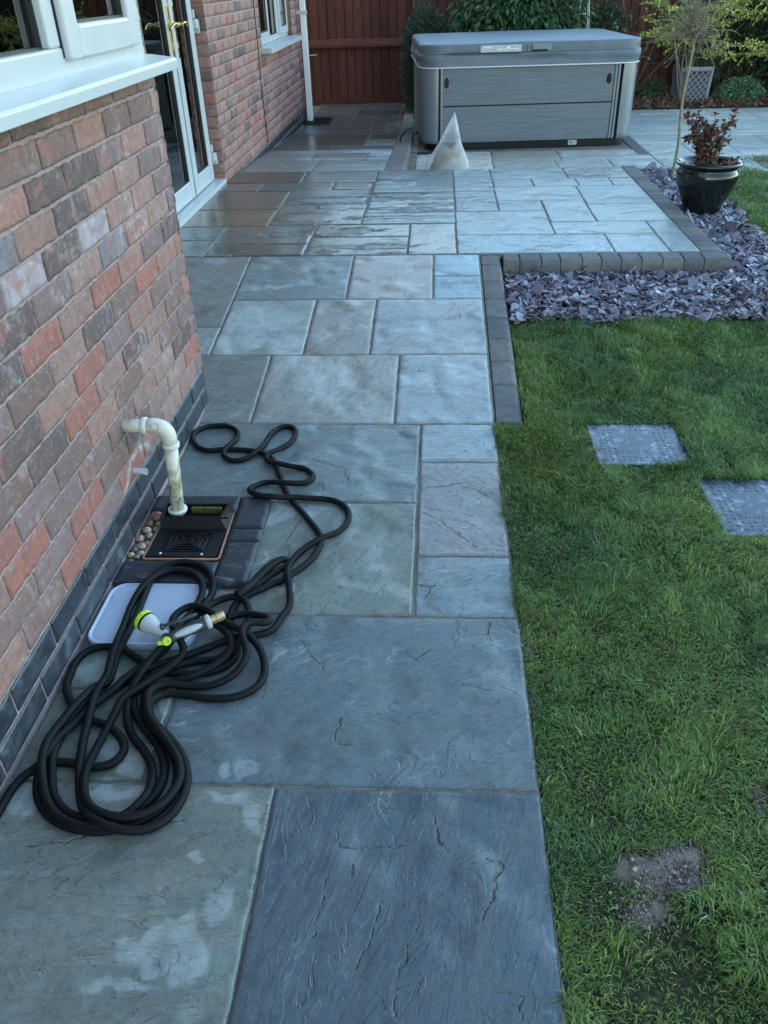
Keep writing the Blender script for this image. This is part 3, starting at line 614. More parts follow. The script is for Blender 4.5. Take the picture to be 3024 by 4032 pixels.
# --- grass blades
def blades(n, x0, x1, y0, y1, L, w, seed):
    r = np.random.default_rng(seed); x = r.uniform(x0, x1, n); y = r.uniform(y0, y1, n)
    k = in_lawn(x, y)
    b = field(BARE, x, y)*.85+(fbm(x*25, y*25, 0, 4, 4)-.5)*1.3
    dn = fbm(x*7, y*7, 0, 21, 3); clump = fbm(x*30, y*30, 0, 22, 2)
    k &= r.uniform(0, 1, n) > np.clip(sst(.3, .8, b)*.97, 0, 1)
    k &= r.uniform(0, 1, n) > .72*np.exp(-(((x-.42)/.14)**2+((y-.82)/.22)**2))
    k &= r.uniform(0, 1, n) < .55+1.2*sst(.3, .55, dn)*sst(.25, .5, clump)
    x, y, dn, clump = x[k], y[k], dn[k], clump[k]; n = len(x)
    a = 2*np.pi*(fbm(x*9+3, y*9, 0, 23, 2)*1.6+r.normal(0, .16, n)); lean = np.clip(r.normal(.75, .32, n), .05, 1.25)
    ln = L*(.55+.9*sst(.3, .7, fbm(x*5, y*5, 0, 24, 3)))*r.uniform(.55, 1.35, n)
    ww = w*r.uniform(.6, 1.35, n)
    d = np.stack([np.cos(a), np.sin(a)], -1); s_ = np.stack([-np.sin(a+r.normal(0, .5, n)), np.cos(a)], -1); s_ /= np.linalg.norm(s_, axis=1)[:, None]
    z = zlawn(x, y)-.002; p = np.stack([x, y], -1)
    V = np.zeros((n, 7, 3))
    for i, (t, wf) in enumerate(((0, .8), (.4, 1.), (.75, .7))):
        th = lean*t; c = p+d*(ln*np.sin(th)*t)[:, None]; zz = z+ln*t*np.cos(th*.9)
        V[:, 2*i, :2] = c-s_*(ww*wf/2)[:, None]; V[:, 2*i+1, :2] = c+s_*(ww*wf/2)[:, None]; V[:, 2*i, 2] = V[:, 2*i+1, 2] = zz
    V[:, 6, :2] = p+d*(ln*np.sin(lean*1.1))[:, None]; V[:, 6, 2] = z+ln*np.cos(lean*1.15)*.92
    V = V.reshape(-1, 3); b0 = np.arange(n)[:, None]*7
    q = np.concatenate([b0+np.array([[0, 1, 3, 2]]), b0+np.array([[2, 3, 5, 4]])]); t3 = b0+np.array([[4, 5, 6]])
    hue = fbm(x*3.1+8, y*3.1, 0, 25, 3); c1 = np.array([.125, .215, .048]); c2 = np.array([.185, .265, .062]); c3 = np.array([.085, .17, .046])
    c = c1+(c2-c1)*sst(.5, .72, hue)[:, None]+(c3-c1)*sst(.5, .3, hue)[:, None]
    dead = (r.uniform(0, 1, n) < .10); c[dead] = np.array([.25, .21, .12])
    lt = (r.uniform(0, 1, n) < .06); c[lt] = np.array([.16, .24, .13])
    yel = np.exp(-(((x-.37)/.16)**2+((y-2.55)/.3)**2)); c = c*(1-yel[:, None]*.7)+np.array([.16, .19, .02])*yel[:, None]*.7
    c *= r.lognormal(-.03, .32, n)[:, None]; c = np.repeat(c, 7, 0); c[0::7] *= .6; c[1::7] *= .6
    return V, q, t3, c
g = G()
for n, x0, x1, y0, y1, L, w, sd_ in ((98000, .23, 1.0, .35, 1.9, .027, .0021, 1), (78000, .23, 1.45, 1.9, 3.0, .029, .0024, 2), (62000, .34, 1.9, 3.0, 3.8, .031, .0027, 3), (110000, .95, 3.7, -.6, 3.8, .031, .0029, 4), (60000, 1.8, 3.6, 3.8, 8.3, .036, .004, 5), (12000, .24, 1.2, -1, .35, .034, .003, 6), (2600, .24, 1.6, .4, 3.7, .046, .0032, 7), (1500, .225, .25, .4, 2.84, .034, .0022, 8)):
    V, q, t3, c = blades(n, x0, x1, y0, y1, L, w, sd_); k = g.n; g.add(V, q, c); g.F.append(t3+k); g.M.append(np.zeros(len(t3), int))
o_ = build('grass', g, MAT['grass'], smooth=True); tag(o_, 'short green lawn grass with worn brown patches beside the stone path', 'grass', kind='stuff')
# --- loose chips
def chips(n, fn, size, thick, cols, seed, tilt=.5, layers=.02, zf=None, asp=(.5, .95)):
    r = np.random.default_rng(seed); g = G(); V = []; F = []; C = []
    pts = []
    while len(pts) < n:
        c = fn(r); pts.append(c) if c is not None else None
    P = np.array(pts); m = 6
    a = np.sort(r.uniform(0, 2*np.pi, (n, m)), axis=1)*.35+np.linspace(0, 2*np.pi, m, endpoint=False)*.65+0.3
    s_ = size*r.lognormal(0, .42, n); rad = s_[:, None]*r.uniform(.75, 1.1, (n, m))
    lx = np.cos(a)*rad; ly = np.sin(a)*rad*r.uniform(*asp, n)[:, None]; th = thick*r.uniform(.6, 1.5, n)
    top = np.stack([lx*.93, ly*.93, np.broadcast_to(th[:, None]/2, lx.shape)+r.uniform(-.1, .1, lx.shape)*th[:, None]], -1); bot = np.stack([lx, ly, -np.broadcast_to(th[:, None]/2, lx.shape)], -1)
    L = np.concatenate([top, bot], 1)
    yaw = r.uniform(0, 2*np.pi, n); tx = r.normal(0, tilt, n); ty = r.normal(0, tilt, n)
    cz, sz = np.cos(yaw), np.sin(yaw); x = L[..., 0]*cz[:, None]-L[..., 1]*sz[:, None]; y = L[..., 0]*sz[:, None]+L[..., 1]*cz[:, None]; z = L[..., 2]
    z = z+x*np.tan(np.clip(tx, -1, 1))[:, None]+y*np.tan(np.clip(ty, -1, 1))[:, None]
    up = r.uniform(0, layers, n)
    L = np.stack([x+P[:, 0:1], y+P[:, 1:2], z+(zf(P[:, 0], P[:, 1])+up)[:, None]], -1).reshape(-1, 3)
    b = np.arange(n)[:, None]*12
    q = np.concatenate([b+np.array([[i, 6+i, 6+(i+1) % 6, (i+1) % 6]]) for i in range(6)])
    cc = np.array(cols)[r.integers(0, len(cols), n)]*r.uniform(.6, 1.4, n)[:, None]
    g.add(L, q, np.repeat(cc, 12, 0)); g.F.append(b+np.arange(6)[None]); g.M.append(np.zeros(n, int)); return g
CR_ = BARE
def f_crumb(r):
    a, b, c, d = BARE[r.integers(0, len(BARE))]; x, y = a+r.normal(0, c*.8), b+r.normal(0, d*.8)
    return (x, y) if x > .235 else None
gc = chips(3500, f_crumb, .0024, .002, [(.26, .20, .17), (.18, .135, .11), (.36, .30, .26), (.12, .09, .075)], 77, .6, .003, lambda x, y: zlawn(x, y)+.002, (.5, 1.))
def f_edge(r):
    x, y = r.uniform(.228, .262), r.uniform(.3, 2.85); return (x, y)
gd = chips(900, f_edge, .0035, .003, [(.13, .10, .085), (.08, .06, .05), (.22, .20, .17)], 78, .6, .004, lambda x, y: zlawn(x, y)+.001, (.5, 1.))
gc.V += gd.V; gc.C += gd.C; gc.T += gd.T; gc.M += gd.M; gc.F += [f+gc.n for f in gd.F]; gc.n += gd.n
tag(build('soil_crumbs', gc, MAT['bark']), 'brown soil crumbs in the worn patches of the lawn and along the path edge', 'soil', kind='stuff')
def zsl(x, y): return .085+.035*sst(3.7, 4.1, y)-.105*sst(5.9, 7.4, y)-.01
def f_front(r):
    x, y = r.uniform(.36, 2.3), r.uniform(3.70, 4.34)
    if y < 3.745+.02*math.sin(x*14): return None
    if x > 1.86+.1*r.uniform() and y < 3.95: return None
    return (x, y)
def f_side(r):
    x, y = r.uniform(1.56, 2.6), r.uniform(4.3, 7.55); bx = 1.9+.06*float(sst(4.2, 5.6, y))+.45*float(sst(6.0, 7.9, y))
    return (x, y) if x < bx+r.uniform(-.03, .03) else None
SC_ = [(.12, .112, .155), (.158, .15, .20), (.088, .082, .115), (.215, .21, .255), (.13, .108, .145), (.05, .048, .062)]
# bed under the chips
g = G()
X, Y = np.meshgrid(np.linspace(.352, 2.35, 40), np.linspace(3.70, 4.345, 14), indexing='ij'); g.grid(X, Y, zsl(X, Y)-.012)
X, Y = np.meshgrid(np.linspace(1.555, 2.6, 20), np.linspace(4.345, 7.6, 50), indexing='ij'); g.grid(X, Y, zsl(X, Y)-.012)
tag(build('planting_bed', g, MAT['earth'], smooth=True), kind='structure')
ga = chips(5600, f_front, .0178, .005, SC_, 5, .36, .03, zsl, (.4, .85)); gb = chips(7000, f_side, .0195, .0055, SC_, 6, .36, .03, zsl, (.4, .85))
ga.V += gb.V; ga.C += gb.C; ga.T += gb.T; ga.M += gb.M; ga.F += [f+ga.n for f in gb.F]; ga.n += gb.n
tag(build('slate_chippings', ga, MAT['chip']), 'plum and grey slate chippings filling the bed outside the patio kerb', 'slate chippings', kind='stuff')
# mulch bed
g = G(); X, Y = np.meshgrid(np.linspace(-.3, 9, 90), np.linspace(11.28, 12.3, 14), indexing='ij')
g.grid(X, Y, .0+.05*sst(11.28, 11.6, Y)+.03*fbm(X*5, Y*5, 0, 3, 3)); tag(build('soil_bed', g, MAT['earth'], smooth=True), kind='structure')
zmu = lambda x, y: .0+.05*sst(11.28, 11.6, y)+.03*fbm(x*5, y*5, 0, 3, 3)
g = chips(4200, lambda r: (r.uniform(1.9, 5.6), 11.3+.9*r.uniform()**1.2), .024, .007, [(.07, .035, .022), (.11, .06, .04), (.05, .03, .022), (.16, .10, .07)], 9, .6, .025, zmu, (.25, .6))
tag(build('bark_mulch', g, MAT['bark']), 'brown bark mulch covering the bed in front of the fence', 'bark mulch', kind='stuff')
# ================================================================== HOUSE
house = thing('brick_house', 'red brick house with white windows, open-plan bay and patio door on the left', 'house', (-2.2, 4, 0))
TON = {'R': (.33, .125, .10), 'S': (.325, .168, .14), 'M': (.295, .18, .158), 'B': (.195, .122, .112), 'D': (.122, .088, .088), 'G': (.205, .138, .142), 'P': (.37, .31, .34), 'L': (.20, .18, .205), 'T': (.305, .182, .155)}
ROWS = {15: 'BBBBDD', 14: 'TBBSBBBG', 13: 'GSGDDSB', 12: 'TGTSDTLB', 11: 'GTTPDPGB', 10: 'LTSLMGDR', 9: 'DGSRMRDB', 8: 'SSRBDMBG', 7: 'GBSGRTDS', 6: 'SBMDMRDB', 5: 'GBMBSBGR', 4: 'GDMMBBGR', 3: 'RMMDBRGB', 2: 'GMMBRGRB'}
SMEAR = [(2.291, .207), (2.20, .246), (2.12, .243), (2.088, .211), (2.03, .185)]
def brickwall(gr, origin, du, nrm, length, z0, ncourse, hc, bl, phases, res, seed, blue_n=2, rows=None, holes=(), start=0., mort=(.33, .25, .238)):
    """du: direction along wall, nrm: outward normal. courses start at z0."""
    o = np.array(origin, float); du = np.array(du, float); nrm = np.array(nrm, float); up = np.array([0, 0, 1.]); r = random.Random(seed)
    nu, nv = res; jt = .010
    for j in range(ncourse):
        ph = phases[j % 2]; za = z0+j*hc; n0 = int(math.floor((start-ph)/bl))-1; n1 = int(math.ceil((length-ph)/bl))+1
        for n in range(n1, n0-1, -1):
            a = ph+n*bl; b = a+bl; a = max(a, start); b = min(b, length)
            if b-a < .03: continue
            zm = za+hc/2; um = (a+b)/2; skip = False; segs = [(a, b)]
            for h0, h1, hz0, hz1 in holes:
                if hz0 < zm < hz1:
                    ns = []
                    for s0, s1 in segs:
                        if s1 <= h0 or s0 >= h1: ns.append((s0, s1)); continue
                        if s0 < h0: ns.append((s0, h0))
                        if s1 > h1: ns.append((h1, s1))
                    segs = ns
            for a_, b_ in segs:
                if b_-a_ < .025: continue
                blue = j < blue_n
                if blue: c = np.array([.030, .036, .048])*r.uniform(.75, 1.3)
                else:
                    k = None
                    if rows and j in rows:
                        idx = (n1_vis[j]-n) if n1_vis else 0
                        if 0 <= idx < len(rows[j]): k = rows[j][idx]
                    if k is None: k = r.choice('RSSSMMTTBSMGMD')
                    c = np.array(TON[k])*r.uniform(.9, 1.1)*(1 if rows else np.array([1.15, 1.05, .98]))
                e0 = jt/2 if a_ > start else 0; e1 = jt/2 if b_ < length else 0
                u = np.linspace(a_+e0, b_-e1, nu); v = np.linspace(za+jt/2, za+hc-jt/2, nv)
                uu = np.concatenate([[u[0]], u, [u[-1]]]); vv = np.concatenate([[v[0]], v, [v[-1]]])
                U, V = np.meshgrid(uu, vv, indexing='ij')
                du_ = np.minimum(U-u[0], u[-1]-U); dv_ = np.minimum(V-v[0], v[-1]-V); e = np.minimum(du_, dv_)
                amp = .0005 if blue else .0016
                s_ = r.uniform(0, 99)
                h = (fbm(U*30+s_, V*45, 0, j, 3)-.5)*2*amp
                er = .0012 if blue else .0022
                h -= er*(1-sst(0, .0055, e+(fbm(U*60+s_, V*60, 0, 5, 2)-.5)*(.001 if blue else .006)))
                rim = np.zeros(U.shape, bool); rim[0] = rim[-1] = True; rim[:, 0] = rim[:, -1] = True
                ww = 0 if blue else .0048
                U = U+(fbm(V*70+s_, U*14, 0, 7, 4)-.5)*ww*2; V2 = V+(fbm(U*55+s_, V*6, 0, 9, 4)-.5)*ww*2
                h = np.where(rim, -.012, h)
                P = o+U[..., None]*du+V2[..., None]*up+h[..., None]*nrm
                tex = np.stack([U+s_, V, 0*U+s_*.7], -1).reshape(-1, 3)
                cc = np.array(c)
                if rows and not blue:
                    dd = np.full(U.shape, 9.); wy = U+(fbm(U*40, V*40, 0, 41, 3)-.5)*.05; wz = V+(fbm(U*40+9, V*40, 0, 42, 3)-.5)*.05
                    for (a1, b1), (a2, b2) in zip(SMEAR[:-1], SMEAR[1:]):
                        t_ = np.clip(((wy-a1)*(a2-a1)+(wz-b1)*(b2-b1))/((a2-a1)**2+(b2-b1)**2), 0, 1); dd = np.minimum(dd, np.hypot(wy-a1-t_*(a2-a1), wz-b1-t_*(b2-b1)))
                    k_ = (np.exp(-(dd/.011)**2)*.85)[..., None]; k2 = (np.exp(-(((U-2.14)/.035)**2+((V-.215)/.05)**2))*.8)[..., None]
                    cc = ((np.array(c)*(1-k2)+np.array([.34, .12, .08])*k2)*(1-k_)+np.array([.5, .52, .5])*k_); cc = (cc[::-1] if np.dot(np.cross(du, up), nrm) < 0 else cc).reshape(-1, 3)
                if np.dot(np.cross(du, up), nrm) < 0: P = P[::-1]; tex = tex.reshape(*U.shape, 3)[::-1].reshape(-1, 3)
                gr.grid(P[..., 0], P[..., 1], P[..., 2], cc, tex, mi=1 if blue else 0)
    # mortar sheet in pieces round the holes
    us = sorted({start, length}|{h for q in holes for h in q[:2] if start < h < length}); top = z0+ncourse*hc; zs = sorted({z0-.1, top}|{h for q in holes for h in q[2:] if z0 < h < top})
    for a, b in zip(us[:-1], us[1:]):
        for c_, d in zip(zs[:-1], zs[1:]):
            if any(h0-1e-6 <= a and b <= h1+1e-6 and h2-1e-6 <= c_ and d <= h3+1e-6 for h0, h1, h2, h3 in holes): continue
            m = max(2, int((b-a)/(.01 if nu > 10 else .06))); k = max(2, int((d-c_)/(.01 if nu > 10 else .06)))
            U, V = np.meshgrid(np.linspace(a, b, m), np.linspace(c_, d, k), indexing='ij')
            h = -.0055+(fbm(U*60, V*60, 0, 3, 3)-.5)*(.004 if nu > 10 else 0)
            P = o+U[..., None]*du+V[..., None]*up+h[..., None]*nrm; tex = np.stack([U, V, 0*U], -1).reshape(-1, 3)
            cl = np.array(mort)
            if np.dot(np.cross(du, up), nrm) < 0: P = P[::-1]; tex = tex.reshape(m, k, 3)[::-1].reshape(-1, 3)
            gr.grid(P[..., 0], P[..., 1], P[..., 2], cl, tex, mi=2)
BM = [MAT['brick'], MAT['blue_brick'], MAT['mortar']]
# bay front wall (x = -.942), u = world Y ; index of right-most brick per course
HC = .0772; ph = (2.24, 2.35)
n1_vis = {}
for j_ in range(2, 16):
    p_ = ph[j_ % 2]; n_ = 3
    while p_+.2245*n_+.112-.112 > 2.98: n_ -= 1
    n1_vis[j_] = n_
g = G(); brickwall(g, (-.942, 0, 0), (0, 1, 0), (1, 0, 0), 2.996, .02, 16, HC, .2245, ph, (26, 10), 3, 2, ROWS, start=.2)
brickwall(g, (-.942, 0, 0), (0, 1, 0), (1, 0, 0), .2, .02, 16, HC, .2245, ph, (4, 3), 3, 2, start=-3.)
n1_vis_keep = n1_vis; n1_vis = {}
brickwall(g, (-.942, 2.996, 0), (-1, 0, 0), (0, 1, 0), .66, .02, 16, HC, .2245, (.0, .112), (8, 4), 5)
g.box(-1.02, -.951, -3, 2.985, 0, 1.24, (.3, .25, .23), 2)
build('wall', g, BM, house, smooth=True)
# main wall (x = -1.6)
YD0, YD1 = 5.02, 6.41
holes = [(YD0, YD1, -1, 2.28), (8.40, 10.22, .945, 2.15)]
g = G(); brickwall(g, (-1.6, 0, 0), (0, 1, 0), (1, 0, 0), 10.80, .02, 66, HC, .2245, (2.24, 2.35), (6, 4), 12, 2, holes=holes, start=2.9, mort=(.38, .285, .265))
brickwall(g, (-1.6, 10.80, 0), (-1, 0, 0), (0, 1, 0), 3, .02, 66, HC, .2245, (0, .112), (3, 2), 13, 2)
# reveals of the openings
for (ya, sgn) in ((YD1, -1), ):
    brickwall(g, (-1.6, ya, 0), (-1, 0, 0), (0, sgn, 0), .102, .02, 30, HC, .2245, (0, .0), (5, 4), 14, 0)
for ya, yb, za, zb in ((8.40, 10.22, .945, 2.15), (YD0, YD1, 0, 2.28)):
    g.box(-1.75, -1.61, yb+.012, yb+.05, za, zb, (.3, .2, .16), 2); g.box(-1.75, -1.61, ya-.05, ya-.002, za, zb, (.3, .2, .16), 2)
    g.box(-1.75, -1.603, ya-.05, yb+.05, zb, zb+.05, (.3, .25, .22), 2)
build('wall', g, BM, house, smooth=True)
# roofs, out of the picture above
g = G()
g.add([(-.72, -3.1, 2.18), (-.72, 3.15, 2.18), (-1.62, 3.15, 2.62), (-1.62, -3.1, 2.62), (-.72, -3.1, 2.12), (-.72, 3.15, 2.12), (-1.62, 3.15, 2.56), (-1.62, -3.1, 2.56)], [(0, 1, 2, 3), (7, 6, 5, 4), (0, 4, 5, 1), (1, 5, 6, 2), (2, 6, 7, 3), (3, 7, 4, 0)])
build('bay_roof', g, MAT['tile'], house)
g = G(); g.add([(-1.25, -3.3, 5.1), (-1.25, 11.1, 5.1), (-5.5, 11.1, 7.6), (-5.5, -3.3, 7.6), (-1.25, -3.3, 5.0), (-1.25, 11.1, 5.0), (-5.5, 11.1, 7.5), (-5.5, -3.3, 7.5)], [(0, 1, 2, 3), (7, 6, 5, 4), (0, 4, 5, 1), (1, 5, 6, 2), (2, 6, 7, 3), (3, 7, 4, 0)])
build('roof', g, MAT['tile'], house)
g = G(); g.box(-1.62, -1.60, -3, 2.9, 2.6, 5.1); g.box(-5.4, -1.61, -3.1, -3.0, 0, 5.1)
build('wall', g, MAT['mortar'], house)
# dim rooms behind the glass
g = G()
g.box(-4.6, -4.5, -3, 10.7, 0, 2.5); g.box(-4.5, -.96, -3, -2.95, 0, 2.5); g.box(-4.5, -1.75, 10.5, 10.6, 0, 2.5); g.box(-4.5, -1.05, -2.95, 10.6, 2.4, 2.45); g.box(-4.5, -1.05, -2.95, 4.6, .02, .05); g.box(-4.5, -1.72, 4.6, 10.6, .02, .05); g.box(-4.5, -1.75, 4.4, 4.5, 0, 2.4); g.box(-4.5, -1.75, 7.4, 7.5, 0, 2.4)
g.box(-2.05, -1.98, -2.9, 2.8, .05, 2.4); build('room', g, MAT['room'], house)
g = G(); g.box(-1.97, -1.03, -2.9, 2.78, 1.02, 1.06); build('worktop', g, simple('worktop', (.05, .05, .05), .3), house, bevel=.004)
for x, y, h_, lb in ((-1.25, 2.06, .20, 'white jug on the worktop behind the kitchen window'), (-1.38, 2.32, .15, 'pale bowl-shaped pot on the worktop behind the opening casement')):
    g = G(); g.lathe([(0, 0), (.055, 0), (.068, h_*.3), (.060, h_*.75), (.048, h_*.95), (.054, h_), (.046, h_*.97), (0, h_*.9)], (x, y, 1.06), (0, 0, 1), 28); tag(build('jug', g, MAT['upvc_bright'], smooth=True, base=(x, y, 1.06)), lb, 'jug')
# ---- kitchen bay window
XF = -.945
win = G()
zB, zT = 1.275, 2.12
def bar(gr, y0, y1, z0, z1, x0=XF-.06, x1=XF): gr.box(x0, x1, y0, y1, z0, z1)
bar(win, -3, 2.945, zB, 1.342); bar(win, -3, 2.945, zT-.06, zT)
bar(win, 2.865, 2.945, 1.342, zT-.06); bar(win, 2.225, 2.290, 1.342, zT-.06)
for y in (1.0, .35, -.6, -1.5, -2.4): bar(win, y, y+.07, 1.342, zT-.06)
win.box(-1.55, XF-.06, 2.885, 2.945, zB, 1.342); win.box(-1.55, XF-.06, 2.885, 2.945, zT-.06, zT); win.box(-1.60, -1.54, 2.885, 2.945, zB, zT)
w1 = build('window', win, MAT['upvc'], house, bevel=.006, seg=3)
cs = G(); yc0, yc1 = 2.296, 2.862
for a in ((yc0, yc0+.082, 1.312, 2.05), (yc1-.075, yc1, 1.312, 2.05)): cs.box(XF-.03, XF+.022, *a)
cs.box(XF-.03, XF+.0215, yc0+.083, yc1-.076, 1.312, 1.388); cs.box(XF-.03, XF+.0215, yc0+.083, yc1-.076, 1.99, 2.05)
build('casement', cs, MAT['upvc'], w1, bevel=.009, seg=3)
gk = G()
for y0, y1, z0, z1, xx in ((yc0+.082, yc1-.075, 1.388, 1.99, XF-.012), (1.07, 2.225, 1.342, 2.06, XF-.036)):
    t_ = .006
    gk.box(xx, xx+.016, y0-.001, y0+t_, z0, z1); gk.box(xx, xx+.016, y1-t_, y1+.001, z0, z1); gk.box(xx, xx+.0155, y0+t_, y1-t_, z0-.001, z0+t_)
gk.box(XF-.028, XF+.003, yc0-.005, yc0+.001, 1.318, 2.05)
build('gasket', gk, MAT['gasket'], w1)
for y0, y1, z0, xx in ((yc0+.082, yc1-.075, 1.388, XF-.010), (1.07, 2.225, 1.342, XF-.034), (.42, 1.0, 1.342, XF-.034), (-.53, .35, 1.342, XF-.034)):
    pg = G(); pg.box(xx-.003, xx, y0, y1, z0, 2.06); build('pane', pg, MAT['glass'], w1)
pg = G(); pg.box(-1.54, XF-.06, 2.91, 2.913, 1.342, 2.06); build('pane', pg, MAT['glass'], w1)
hg = G(); hg.box(XF, XF+.014, 2.868, 2.905, 1.372, 1.408); hg.box(XF, XF+.011, 2.868, 2.905, 1.340, 1.370)
build('hinge', hg, MAT['upvc'], w1, bevel=.003)
sg = G()
# sloping sill with a deep front nose
poly = [(-1.0, 1.279), (-.935, 1.2785), (-.856, 1.268), (-.85, 1.262), (-.85, 1.236), (-.862, 1.234), (-.864, 1.243), (-1.0, 1.243)]
V = [(x, y, z) for y in (-3.05, 2.968) for x, z in poly]; n_ = len(poly)
sg.add(V, [tuple(range(n_)), tuple(range(2*n_-1, n_-1, -1))]+[(i, n_+i, n_+(i+1) % n_, (i+1) % n_) for i in range(n_)])
build('window_sill', sg, MAT['upvc'], w1, bevel=.0015)
# kitchen worktop with a few things seen dimly
# ---- patio door (double)
XD = -1.69
dg = G()
dg.box(XD-.06, XD+.0, YD0, YD0+.06, .205, 2.28); dg.box(XD-.06, XD+.0, YD1-.055, YD1-.002, .205, 2.28); dg.box(XD-.06, XD, YD0+.06, YD1-.055, 2.22, 2.28)
dg.box(XD-.07, XD+.01, YD0, YD1-.002, .165, .205); dg.box(XD-.07, XD+.095, YD0-.03, YD1-.004, .150, .226-.0)
door = build('french_door', dg, MAT['upvc'], house, bevel=.004)
YM = 5.815
for nm, a, b in (('door_leaf', YD0+.065, YM-.004), ('door_leaf', YM+.004, YD1-.06)):
    l = G(); x0, x1 = XD-.03, XD+.022; st = .098
    l.box(x0, x1, a, a+st, .232, 2.215); l.box(x0, x1, b-st, b, .232, 2.215); l.box(x0, x1-.0005, a+st, b-st, .232, .345); l.box(x0, x1-.0005, a+st, b-st, 2.1, 2.215)
    lf = build(nm, l, MAT['upvc'], door, bevel=.008, seg=3)
g = G(); g.box(XD+.0225, XD+.034, YM-.028, YM+.028, .24, 2.2); build('astragal', g, MAT['upvc'], door, bevel=.006)
gk = G()
for a, b in ((YD0+.065+.098, YM-.004-.098), (YM+.004+.098, YD1-.06-.098)):
    xx = XD-.006
    for y0, y1 in ((a-.001, a+.008), (b-.008, b+.001)): gk.box(xx, xx+.02, y0, y1, .345, 2.1)
    gk.box(xx, xx+.0195, a+.008, b-.008, .344, .353)
    for y0, y1 in ((a+.022, a+.026), (b-.026, b-.022)): gk.box(xx-.03, xx-.028, y0, y1, .36, 2.1)
build('gasket', gk, MAT['gasket'], door)
for a, b in ((YD0+.065+.098, YM-.004-.098), (YM+.004+.098, YD1-.06-.098)):
    pg = G(); pg.box(XD-.005, XD-.002, a, b, .345, 2.1); build('pane', pg, MAT['glass'], door)
for yh, sgn in ((YM-.055, -1), (YM+.055, 1)):
    g = G(); g.box(XD+.022, XD+.030, yh-.017, yh+.017, 1.06, 1.35)
    g.lathe([(0, 0), (.014, 0), (.014, .03), (.010, .035), (.010, .055), (0, .056)], (XD+.03, yh, 1.245), (1, 0, 0), 16)
    t_ = np.linspace(0, 1, 12)
    g.tube([(XD+.075-.004*s, yh+sgn*.155*s, 1.245+.012*math.sin(s*3.1)-.018*s*s) for s in t_], [.009+.003*math.sin(s*3) for s in t_], 12, flat=.7)
    g.box(XD+.030, XD+.034, yh-.006, yh+.006, 1.115, 1.15)
    build('handle', g, MAT['brass'], door, smooth=False, bevel=.002)
for z in (.36, 1.20, 2.0):
    g = G(); g.box(XD+.002, XD+.045, YD1-.075, YD1-.03, z, z+.055); g.box(XD+.002, XD+.035, YD1-.075, YD1-.045, z+.06, z+.11); g.box(XD-.0, XD+.05, YD1-.03, YD1-.012, z-.03, z+.05)
    build('hinge', g, MAT['upvc'], door, bevel=.004)
# ---- far window
XW = -1.655
g = G()
fy0, fy1 = 8.405, 10.215
def wb(gr, a, b, c, d, x0=XW-.05, x1=XW): gr.box(x0, x1, a, b, c, d)
wb(g, fy0, fy1, .95, 1.0); wb(g, fy0, fy1, 2.09, 2.14); wb(g, fy0, fy0+.05, 1.0, 2.09); wb(g, fy1-.05, fy1, 1.0, 2.09); wb(g, 9.03, 9.10, 1.0, 2.09); wb(g, 9.60, 9.66, 1.0, 2.09)
w2 = build('window', g, MAT['upvc'], house, bevel=.004)
for a, b in ((8.46, 9.025), (9.665, 10.16)):
    g = G(); x0, x1 = XW-.02, XW+.02
    g.box(x0, x1, a, a+.06, .985, 2.1); g.box(x0, x1, b-.06, b, .985, 2.1); g.box(x0, x1-.0005, a+.06, b-.06, .985, 1.05); g.box(x0, x1-.0005, a+.06, b-.06, 2.03, 2.1)
    build('casement', g, MAT['upvc'], w2, bevel=.005)
gk = G()
for a, b, x in ((8.52, 8.965, XW+.002), (9.10, 9.60, XW-.03), (9.725, 10.10, XW+.002)):
    gk.box(x, x+.012, a-.001, a+.01, 1.05 if x > XW else 1.0, 2.05); gk.box(x, x+.012, b-.01, b+.001, 1.05 if x > XW else 1.0, 2.05); gk.box(x, x+.0115, a+.01, b-.01, 1.049 if x > XW else .999, 1.06 if x > XW else 1.01)
    pg = G(); pg.box(x+.002, x+.005, a, b, 1.0, 2.06); build('pane', pg, MAT['glass'], w2)
build('gasket', gk, MAT['gasket'], w2)
g = G(); g.box(-1.66, -1.50, 8.30, 10.20-.02, .936, .948); g.box(-1.512, -1.4995, 8.30, 10.18, .905, .9365); g.box(-1.60, -1.51, 8.301, 8.312, .906, .9365)
build('window_sill', g, MAT['upvc'], w2, bevel=.003)
# ================================================================== PIPES AND WALL ITEMS
wp = thing('waste_pipe', 'aged cream waste pipe elbowing out of the brick wall down into the drain', 'pipe', (-.84, 2.14, .03))
g = G(); r_ = .0205
t_ = np.linspace(0, math.pi/2, 10)
elb = [(-.846+.03*0+.033*math.sin(a)+.0, 2.138, .357-.033*(1-math.cos(a))) for a in t_]
g.tube([(-.955, 2.132, .362), (-.90, 2.134, .360), (-.885, 2.135, .360)], r_, 24)
build('pipe', g, MAT['waste'], wp, smooth=True)
g = G(); g.tube([(-.883, 2.135, .360), (-.846, 2.137, .3595)]+elb[1:]+[(-.8128, 2.139, .292)], .0228, 24); build('elbow', g, MAT['waste'], wp, smooth=True)
g = G(); g.tube([(-.8128, 2.139, .30), (-.826, 2.146, .16), (-.838, 2.151, .03)], r_, 24); build('pipe', g, MAT['waste'], wp, smooth=True)
g = G(); g.lathe([(.0205, 0), (.0262, 0), (.0268, .003), (.0268, .011), (.0255, .0145), (.0228, .015)], (-.886, 2.135, .360), (1, 0, 0), 28); build('collar', g, MAT['upvc_dull'], wp, smooth=True)
g = G(); g.lathe([(.0205, 0), (.0262, 0), (.0266, .0035), (.0255, .005), (.0262, .0065), (.0266, .011), (.0228, .013)], (-.8128, 2.139, .286), (0, 0, 1), 28); build('collar', g, MAT['upvc_dull'], wp, smooth=True)
